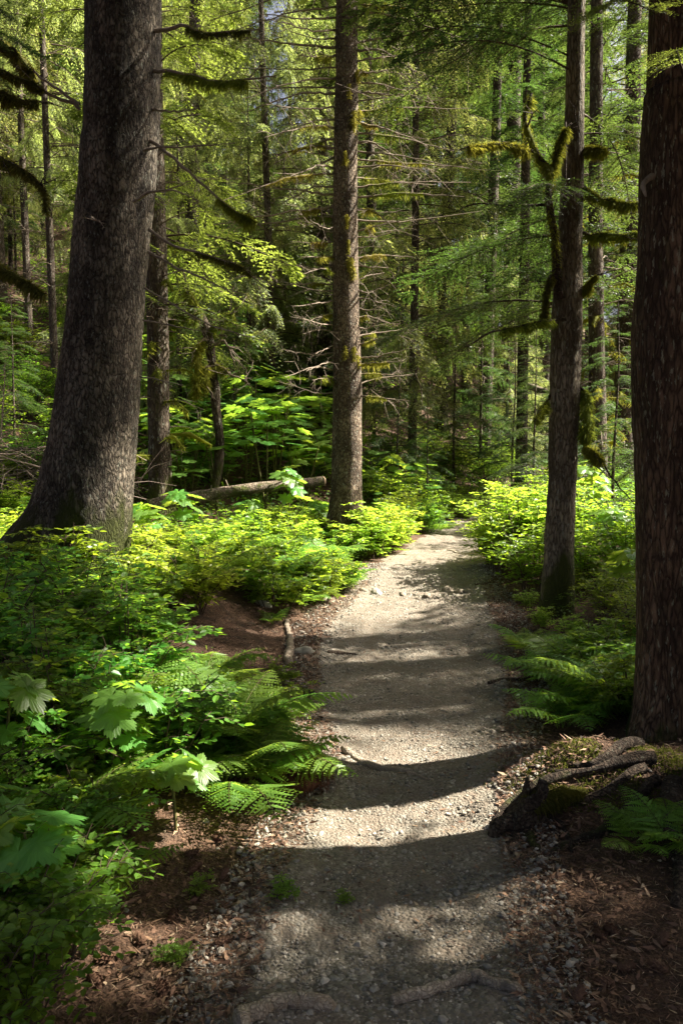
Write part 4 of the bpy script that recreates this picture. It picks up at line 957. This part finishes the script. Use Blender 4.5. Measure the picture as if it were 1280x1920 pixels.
# slopes behind
seed(66)
for i, p in enumerate(zone(95, (255, 640), (690, 960), .5, .6, 34)):
    if p[1] > 12.6: put_clubfar(p, i % 4, U(1.0, 1.5), 'broad-leaved shrub on the shaded slope behind the fallen log', 'broad-leaved shrubs on the slope')
for i, p in enumerate(zone(40, (-60, 640), (600, 940), .7, .6, 40)):
    if p[1] > 12.6: put_bush(p, 'tall%d' % (i % 3), U(.6, 1.0), 'leafy bush on the left slope under the conifers', 'bushes on the left slope')
for i, p in enumerate(zone(34, (660, 1200), (850, 1000), .6, .35, 36)):
    if p[1] > 12.8: put_bush(p, 'tall%d' % (i % 3), U(.5, .85), 'green bush in the hollow around the path end', 'bushes around the path end')
for i, p in enumerate(zone(16, (700, 1200), (880, 990), .6, .35, 30)):
    if p[1] > 12.8: put_clubfar(p, i % 4, U(.6, .9), 'broad-leaved shrub near the path end', 'broad-leaved shrubs near the path end')
for i, p in enumerate(zone(26, (-100, 130), (890, 1130), .5, .6)): put_bush(p, 'low%d' % (i % 3), U(.9, 1.3), 'sunlit bush left of the big spruce', 'bushes left of the big spruce', leafmat_='leaf_lime' if i % 2 else None)
for i, p in enumerate(zone(8, (-60, 120), (950, 1100), .5, .6)): put_fern(p, i, U(.8, 1.1), 'sunlit fern left of the big spruce', 'ferns left of the big spruce', False)
for k in range(60):
    y = U(24, 60); x = U(-.5, .5) * y
    if offpath((x, y), .5): put_bush((x, y, H(x, y)), 'tall%d' % (k % 3), U(1.0, 1.7), 'bush deep in the far understory', 'bushes in the far understory')
for i, (px, py, k, s_) in enumerate(((812, 985, 'mid0', .7), (790, 998, 'low1', 1.0), (848, 972, 'tall0', .42), (830, 962, 'tall2', .5), (880, 962, 'tall1', .35), (905, 950, 'tall0', .4), (945, 985, 'mid1', .8), (960, 965, 'tall2', .5), (925, 1000, 'mid2', .6), (865, 950, 'tall2', .5))):
    put_bush(gp(px, py), k, s_, 'green bush closing the view where the path bends away', 'bushes where the path bends away', leafmat_='leaf_deep' if i % 3 else 'leaf')
for px, py, s_, lab in ((822, 1000, .8, 'shaded fern left of the path end'), (875, 968, .7, 'shaded fern just behind the path end')): put_fern(gp(px, py), 1, s_, lab)
# ground cover
seed(67)
N = 90000
y = 1.5 + U(0, 1, N) ** 1.7 * 52; x = U(-.62, .62, N) * (y + 2)
off = np.abs(x - pathx(y)) - pathw(y)
left = x < pathx(y)
lit_ = (off < np.where(y > 12, .12, .35) + .25 * vnoise(x, y)) | ((y < 4.6) & (~left)) | ((y < 4.9) & left & (off < 1.15 - .33 * (y - 2.2) + .2 * vnoise(x * 3, y * 3)) & (x > -1.15)) | ((np.hypot((x + 1.0), (y - 6.9) * .6) < .75))
keep = ~lit_ & (vnoise(x * 1.3, y * 1.3, 7) > -.45); x, y = x[keep], y[keep]
sz = np.clip(.022 + .0016 * y, .02, .09) * U(.7, 1.4, len(x))
hh = (.03 + .14 * U(0, 1, len(x)) ** 1.5) * (1 + .02 * y)
g = G(); scat(g, OV, OF, np.stack([x, y, height(x, y) + hh], 1), np.stack([rs.normal(0, 1, len(x)), rs.normal(0, 1, len(x)), U(-.4, .3, len(x))], 1), np.array([0, 0, 1]) + rs.normal(0, .35, (len(x), 3)), sz)
tag(obj('ground_cover', g, M['cover']), 'low green ground cover leaves under the shrubs', kind='stuff')

N = 110000; y = 13 + U(0, 1, N) ** 1.5 * 62; x = U(-.6, .6, N) * (y + 3); keep = (np.abs(x - pathx(y)) > pathw(y) + .1) | (y > 24); keep &= vnoise(x * .8, y * .8, 9) > -.35; x, y = x[keep], y[keep]
sz = U(.05, .11, len(x)) * (1 + y * .012)
g = G(); scat(g, OV, OF, np.stack([x, y, height(x, y) + .03 + .5 * U(0, 1, len(x)) ** 1.3 * (.6 + .6 * vnoise(x * .9, y * .9, 2))], 1), np.stack([rs.normal(0, 1, len(x)), rs.normal(0, 1, len(x)), U(-.5, .3, len(x))], 1), np.array([0, 0, 1]) + rs.normal(0, .4, (len(x), 3)), sz)
tag(obj('undergrowth', g, M['cover']), 'dense leafy undergrowth covering the slopes between the trunks', kind='stuff')

# ================================================================== GROUND DETAIL
seed(71)
def ico():
    t = (1 + 5 ** .5) / 2; V = np.array([(-1, t, 0), (1, t, 0), (-1, -t, 0), (1, -t, 0), (0, -1, t), (0, 1, t), (0, -1, -t), (0, 1, -t), (t, 0, -1), (t, 0, 1), (-t, 0, -1), (-t, 0, 1)]) / math.hypot(1, t)
    Fc = np.array([(0, 11, 5), (0, 5, 1), (0, 1, 7), (0, 7, 10), (0, 10, 11), (1, 5, 9), (5, 11, 4), (11, 10, 2), (10, 7, 6), (7, 1, 8), (3, 9, 4), (3, 4, 2), (3, 2, 6), (3, 6, 8), (3, 8, 9), (4, 9, 5), (2, 4, 11), (6, 2, 10), (8, 6, 7), (9, 8, 1)])
    return V, Fc
IV, IF = ico()
gP = G()
for v in range(4):
    N = 9000; y = 1.6 + U(0, 1, N) ** 1.5 * 9; s = rs.exponential(.0019, N) + .0018
    lat = U(-1.25, 1.25, N); x = pathx(y) + lat * pathw(y) * 1.0
    s = s * (1 + .4 * y / 6) * (1 + .35 * (np.abs(lat) > .75)); s = np.minimum(s, .017)
    T = IV * (1 + rs.normal(0, .18, (12, 1)))
    scat(gP, T, IF, np.stack([x, y, height(x, y) + .008 + s * .15], 1), np.stack([rs.normal(0, 1, N), rs.normal(0, 1, N), rs.normal(0, .2, N)], 1), np.array([0, 0, 1]) + rs.normal(0, .25, (N, 3)), np.stack([s, s * U(.6, 1, N), s * U(.4, .75, N)], 1))
tag(obj('gravel', gP, M['pebble']), 'loose grey pebbles strewn over the path', kind='stuff')
N = 75000; y = 1.5 + U(0, 1, N) ** 1.4 * 8; sgn = np.where(U(0, 1, N) < .5, -1, 1); lat = rs.exponential(.42, N); x = pathx(y) + sgn * (pathw(y) - .10 + lat)
gl = G(); L = U(.012, .055, N); scat(gl, NV, NF, np.stack([x, y, height(x, y) + .008 + .012 * U(0, 1, N)], 1), np.stack([rs.normal(0, 1, N), rs.normal(0, 1, N), rs.normal(0, .22, N)], 1), np.array([0, 0, 1]) + rs.normal(0, .5, (N, 3)), np.stack([L, np.where(U(0, 1, N) < .15, .014, .0028), L], 1))
tag(obj('needle_litter', gl, M['litter']), 'red-brown fallen needles and flakes beside the path', kind='stuff')
N = 5200; y = 1.6 + U(0, 1, N) ** 1.3 * 9; x = pathx(y) + U(-1, 1, N) * pathw(y); kk = vnoise(x * 1.7, y * 1.7, 4) > -.1; x, y = x[kk], y[kk]; n_ = len(x); gl = G(); L = U(.01, .045, n_)
scat(gl, NV, NF, np.stack([x, y, height(x, y) + .019], 1), np.stack([rs.normal(0, 1, n_), rs.normal(0, 1, n_), rs.normal(0, .1, n_)], 1), np.array([0, 0, 1]) + rs.normal(0, .3, (n_, 3)), np.stack([L, np.where(U(0, 1, n_) < .2, .010, .003), L], 1))
tag(obj('path_litter', gl, M['litter']), 'scattered brown needles and leaf flakes lying on the gravel path', kind='stuff')
def rock(p, s, name, label, m='rock', sink=.25, cat='rock', group=None, rz=0, flat=.6):
    n, k = 20, 12; th = np.linspace(0, 2 * np.pi, n, endpoint=False); ph = np.linspace(.02, np.pi - .02, k); a, b = np.meshgrid(th, ph)
    D = np.stack([np.cos(a) * np.sin(b), np.sin(a) * np.sin(b), np.cos(b)], -1); q = sd_()
    rr = 1 + .35 * fbm(D[..., 0] * 1.4 + q, D[..., 1] * 1.4, D[..., 2] * 1.4, 3); rr = np.round(rr * 7) / 7 * .4 + rr * .6
    V = D * rr[..., None] * np.array(s); i, j = np.meshgrid(np.arange(k - 1), np.arange(n), indexing='ij')
    Fc = np.stack([i * n + j, i * n + n + j, i * n + n + (j + 1) % n, i * n + (j + 1) % n], -1).reshape(-1, 4)
    c_, s_ = math.cos(rz), math.sin(rz); V = V.reshape(-1, 3) @ np.array([[c_, s_, 0], [-s_, c_, 0], [0, 0, 1]]); V[:, 2] += s[2] * (1 - 2 * sink)
    g = G().add(V, Fc); o = obj(name, g, M[m]); o.location = tuple(p); return tag(o, label, cat, group)
seed(72)
for px, py, w_, lab in ((713, 1112, .085, 'pale rounded stone standing in the row of stones across the path'), (845, 1108, .11, 'largest brown stone at the right end of the stone row'), (762, 1112, .07, 'flat stone in the middle of the row across the path'), (800, 1114, .08, 'low stone in the row, left of the largest brown one'), (680, 1108, .07, 'low pale stone at the left end of the row across the path'), (875, 1105, .07, 'small stone tucked at the right end of the stone row'),
                        (566, 1216, .075, 'grey stone at the left path edge beside the upright root'), (490, 1132, .10, 'dark stone under the bush above the brown needle patch'), (560, 1196, .04, 'small stone above the grey one at the left path edge')):
    p = gp(px, py + 4); p = p + np.array([U(-.05, .05), U(-.15, .15), -.02]); rock(p, (w_ * 1.05, w_ * .75, w_ * .6), 'stone', lab, 'rock_brown' if px > 600 and px != 713 else 'rock', .34, rz=U(0, 3))
for px, py, w_, lab in ((815, 978, .20, 'mossy boulder at the left of the path end'), (868, 972, .15, 'low mossy rock right beside the mossy boulder at the path end')):
    rock(gp(px, py), (w_, w_ * .8, w_ * .7), 'mossy_boulder', lab, 'mossy_rock')
seed(73)
for i in range(26):
    p = gp(U(150, 1250), U(1430, 1900)); rock(p, np.array([1, .8, .55]) * U(.010, .022), 'stone', 'loose fist-sized or smaller stone on the near path and litter', group='loose stones on the near ground', rz=U(0, 3))
# pine cones
for i in range(22):
    px, py = [(U(230, 560), U(1520, 1700)), (U(160, 420), U(1700, 1880)), (U(1000, 1260), U(1620, 1880))][i % 3]; p = gp(px, py)
    g = G(); k = 9; tt = np.linspace(0, 1, k); tube(g, np.stack([tt * .05 - .025, 0 * tt, 0 * tt], 1), .0115 * np.sin(np.pi * (tt * .85 + .1)) ** .7, 8, 0, .1)
    n = 46; a = np.arange(n) * 2.4; u = np.arange(n) / n; rr = .0115 * np.sin(np.pi * (u * .85 + .1)) ** .7
    scat(g, NV * [1, 1, 1], NF, np.stack([u * .05 - .027, np.cos(a) * rr * .8, np.sin(a) * rr * .8], 1), np.stack([np.full(n, .9), np.cos(a), np.sin(a)], 1), np.stack([-np.full(n, .5), np.cos(a), np.sin(a)], 1), np.stack([np.full(n, .014), np.full(n, .009), np.full(n, .01)], 1), 0)
    o = obj('fallen_cone', g, M['cone']); o.location = (p[0], p[1], p[2] + .015); o.rotation_euler = (U(-.2, .2), U(-.2, .2), U(0, 6)); o.scale = (1.15,) * 3; tag(o, 'small brown fallen cone lying in the needle litter', 'cone', 'fallen cones in the litter')
# roots and sticks in the path
seed(74)
def root_thing(name, pts, a, b, label, m='root', lift=.35, cat='root', n=30, extra=()):
    g = G(); Q = ground_tube(g, pts, a, b, lift, n)
    for e, ea, eb in extra: ground_tube(g, e, ea, eb, lift, 14)
    o = obj(name, g, M[m]); me = o.data; c0 = Q[n // 2]; c = np.empty(len(me.vertices) * 3, np.float32); me.vertices.foreach_get('co', c); me.vertices.foreach_set('co', (c.reshape(-1, 3) - c0).astype(np.float32).ravel()); me.update(); o.location = tuple(c0)
    return tag(o, label, cat)
root_thing('tree_root', [(640, 1414), (662, 1424), (690, 1440), (720, 1450), (765, 1456)], .024, .016, 'pale root crossing the sunlit part of the path', lift=1.0, extra=(([(765, 1456), (790, 1462), (815, 1470)], .012, .004),))
root_thing('tree_root', [(735, 1890), (800, 1870), (850, 1852), (892, 1840), (925, 1856), (968, 1872)], .018, .019, 'pale bent root at the bottom right of the path', lift=1.1)
root_thing('tree_root', [(455, 1925), (500, 1906), (560, 1898), (630, 1900)], .026, .02, 'thick pale root cut by the bottom edge left of centre', lift=.9)
root_thing('tree_root', [(440, 1850), (490, 1858), (520, 1852), (535, 1865), (500, 1868)], .008, .006, 'thin twisted root just above the thick one at the bottom', lift=.7)
root_thing('fallen_stick', [(392, 1746), (440, 1752), (510, 1762)], .007, .004, 'dark thin stick on the brown litter at the lower left', 'root_dark', .8, 'stick')
root_thing('fallen_stick', [(570, 1768), (585, 1758), (598, 1748)], .003, .002, 'tiny stick lying on gravel just right of the dark stick', 'dead', .9, 'stick')
root_thing('tree_root', [(618, 1226), (640, 1228), (665, 1230), (700, 1236)], .026, .008, 'dark root hump in the left half of the shaded path', 'root_dark', .3)
root_thing('tree_root', [(915, 1284), (940, 1278), (975, 1278), (1000, 1274)], .016, .022, 'dark root poking in from the right edge of the path', 'root_dark', .4)
root_thing('tree_root', [(540, 1168), (540, 1200), (543, 1225), (545, 1245)], .026, .034, 'upright pale root bordering the brown needle patch', 'root', .5)
root_thing('tree_root', [(510, 1280), (545, 1298), (592, 1312)], .036, .034, 'dark stub of root ending at the left path edge', 'root_dark', .5)
root_thing('tree_root', [(815, 1036), (840, 1034), (865, 1040), (895, 1040)], .02, .016, 'thin root across the far lit end of the path', 'root', .3, extra=(([(850, 1036), (875, 1043), (890, 1046)], .014, .008),))
root_thing('fallen_stick', [(824, 1571), (850, 1574)], .007, .006, 'small brown stick on the sunlit gravel', 'root_dark', .7, 'stick')
root_thing('tree_root', [(990, 1445), (1040, 1450), (1075, 1458)], .012, .014, 'dark root in the litter beside the mound', 'root_dark', .5)
# fibrous root mat at the left path edge
seed(75)
c0 = gp(590, 1480)
o = rock(c0 + np.array([-.10, .1, -.02]), (.17, .24, .12), 'root_bank', 'rounded red-brown bank of fibrous roots at the left path edge', 'rootmat', .3, 'bank')
g = G()
for i in range(90):
    a = U(-1.8, 1.2); p = c0 + np.array([-.10 + .15 * math.cos(a) * U(.7, 1.0), .1 + .22 * math.sin(a) * U(.8, 1.0), U(.02, .1)]); d = np.array([math.cos(a) * .04, math.sin(a) * .04, 0])
    tube(g, [p - np.array([0, 0, -.02]), p + d + rs.normal(0, .01, 3), p + d * 1.5 + [0, 0, -U(.05, .12)]], [.003, .002, .001], 3, 0, cap=False)
oo = obj('hanging_rootlets', g, M['rootmat'], o); oo['kind'] = 'stuff'
# broken stump on the right mound
seed(76)
c1 = gp(975, 1560)
t = thing('tree_stump', tuple(c1), 'jagged broken stump end sticking up beside the path at the right', 'stump')
g = G(); n = 18; th = np.arange(n) * 2 * np.pi / n; Vs = []
for k, (z, rr) in enumerate(((-.05, .10), (.02, .085), (.07, .07), (.12, .055), (.16, .045))):
    q = rr * (1 + .25 * np.cos(3 * th + .4) + .12 * rs.normal(0, 1, n)); Vs.append(np.stack([c1[0] + .02 * k + np.cos(th) * q, c1[1] + .05 + np.sin(th) * q, c1[2] + z + (U(-.03, .06, n) if k == 4 else 0 * th)], 1))
V = np.concatenate(Vs); i, j = np.meshgrid(np.arange(4), np.arange(n), indexing='ij'); g.add(V, np.stack([i * n + j, i * n + (j + 1) % n, i * n + n + (j + 1) % n, i * n + n + j], -1).reshape(-1, 4), 0, False)
g.add(np.vstack([Vs[-1], [[c1[0] + .06, c1[1] + .05, c1[2] + .11]]]), [[q, (q + 1) % n, n] for q in range(n)], 0, False)
obj('stump', g, M['root_dark'], t)
for pts, a, b in (([(975, 1540), (940, 1560), (912, 1575)], .035, .028), ([(985, 1550), (1000, 1580), (1005, 1600)], .018, .012), ([(965, 1550), (960, 1580), (958, 1592)], .018, .012), ([(1000, 1530), (1040, 1545), (1075, 1600)], .016, .01)):
    g = G(); ground_tube(g, pts, a, b, .9, 16); obj('root', g, M['root_dark'], t)
gm = G(); moss_on(gm, [c1 + [.02, .03, .1], c1 + [.1, .05, .11], c1 + [.2, .1, .12], c1 + [.32, .15, .1]], np.array([.03, .05, .05, .03]), 1500, .02); obj('moss', gm, M['moss_dark'], t)
# fallen log behind the sunlit bank
seed(77)
A, B = W(275, 948, 12.2), W(605, 902, 13.6)
g = G(); Q = spline([A, (A + B) / 2 + [0, 0, .04], B], 30); tube(g, Q, np.linspace(.10, .08, 30), 20, 0, .10)
lg = thing('fallen_log', tuple(Q[15]), 'long mossy fallen log lying across the slope behind the sunlit ferns', 'log'); obj('log', g, M['log'], lg)
g = G(); e = nrm(B - A); tube(g, [B - e * .01, B + e * .03], [.087, .07], 14, 0, .1); obj('cut_end', g, M['cut'], lg)
for k in range(7):
    g = G(); p = Q[4 + k * 3]; d = nrm(rs.normal(0, 1, 3) + [0, -.5, .8]); tube(g, [p, p + d * .2], [.018, .008], 5, 0, .2); obj('branch_stub', g, M['dead'], lg)
A, B = W(880, 932, 20), W(938, 950, 18.5)
g = G(); Q = spline([A, (A + B) / 2, B], 14); tube(g, Q, np.linspace(.11, .10, 14), 14, 0, .15); o = obj('fallen_log', g, M['log']); tag(o, 'short log lying beyond the bend of the path', 'log')
g = G(); A, B = W(985, 722, 22), W(1045, 742, 20); tube(g, spline([A, (A + B) / 2, B], 10), np.linspace(.09, .07, 10), 12, 0, .15); o = obj('broken_limb', g, M['log']); tag(o, 'broken limb jutting out behind the slender tree', 'limb')
# dead brush pile at the left
seed(78)
g = G(); c = gp(20, 935); 
for i in range(520):
    a = U(0, 6.283); p = c + np.array([rs.normal(0, .9), rs.normal(0, .4), U(0, .85)]); d = nrm(np.array([rs.normal(0, 1), rs.normal(0, .5), rs.normal(.1, .55)])); L = U(.25, .9)
    tube(g, [p, p + d * L * .5 + rs.normal(0, .04, 3), p + d * L + [0, 0, -.15 * L]], [.006, .0045, .002], 3, 0, cap=False)
for i in range(16):
    p = c + np.array([rs.normal(0, .8), rs.normal(0, .3), U(.2, .9)]); d = nrm(np.array([U(-1, 1), U(-.3, .3), U(-.2, .6)])); dead_branch(g, [p, p + d * .7, p + d * 1.4], .018, 14, .5)
tag(obj('dead_brush', g, M['brush']), 'tangled pile of dry grey-brown branches at the left edge', 'brush', kind='stuff')
# mossy broken snag behind the big spruce
seed(79)
x, y = at(385, 14.2); z = H(x, y)
sn = thing('mossy_snag', (x, y, z), 'crooked dead snag draped in thick moss between the big and middle spruce', 'snag')
P, r = px_trunk([(412, 860, 10), (405, 760, 9), (398, 680, 8), (385, 610, 8), (360, 575, 7)], 14.2); P = np.vstack([[x, y, z - .2], P]); g = G(); tube(g, spline(P, 24), .085, 10, 0, .25); obj('trunk', g, M['bark_far'], sn)
for pts, mo in (([(395, 640, 14.2), (375, 640, 14), (368, 680, 13.9), (370, 745, 13.9)], [(3, 13, .11)]), ([(398, 690, 14.2), (385, 690, 14), (388, 730, 13.9)], [(3, 13, .09)]), ([(385, 610, 14.2), (350, 590, 14), (320, 600, 13.9), (305, 640, 13.9)], [(2, 13, .10)]),
                ([(390, 620, 14.2), (430, 590, 14.1), (450, 575, 14)], [(1, 8, .08)]), ([(400, 680, 14.2), (430, 700, 14.1), (470, 720, 14)], [(0, 5, .06)]), ([(398, 650, 14.2), (420, 640, 14), (440, 680, 14)], None), ([(380, 600, 14.2), (360, 560, 14), (340, 500, 14)], [(2, 9, .07)])):
    branch(sn, pts, .035, mo, 'dead', 7, .6, 'moss', 900, .07)
print('objects', len(bpy.data.objects))
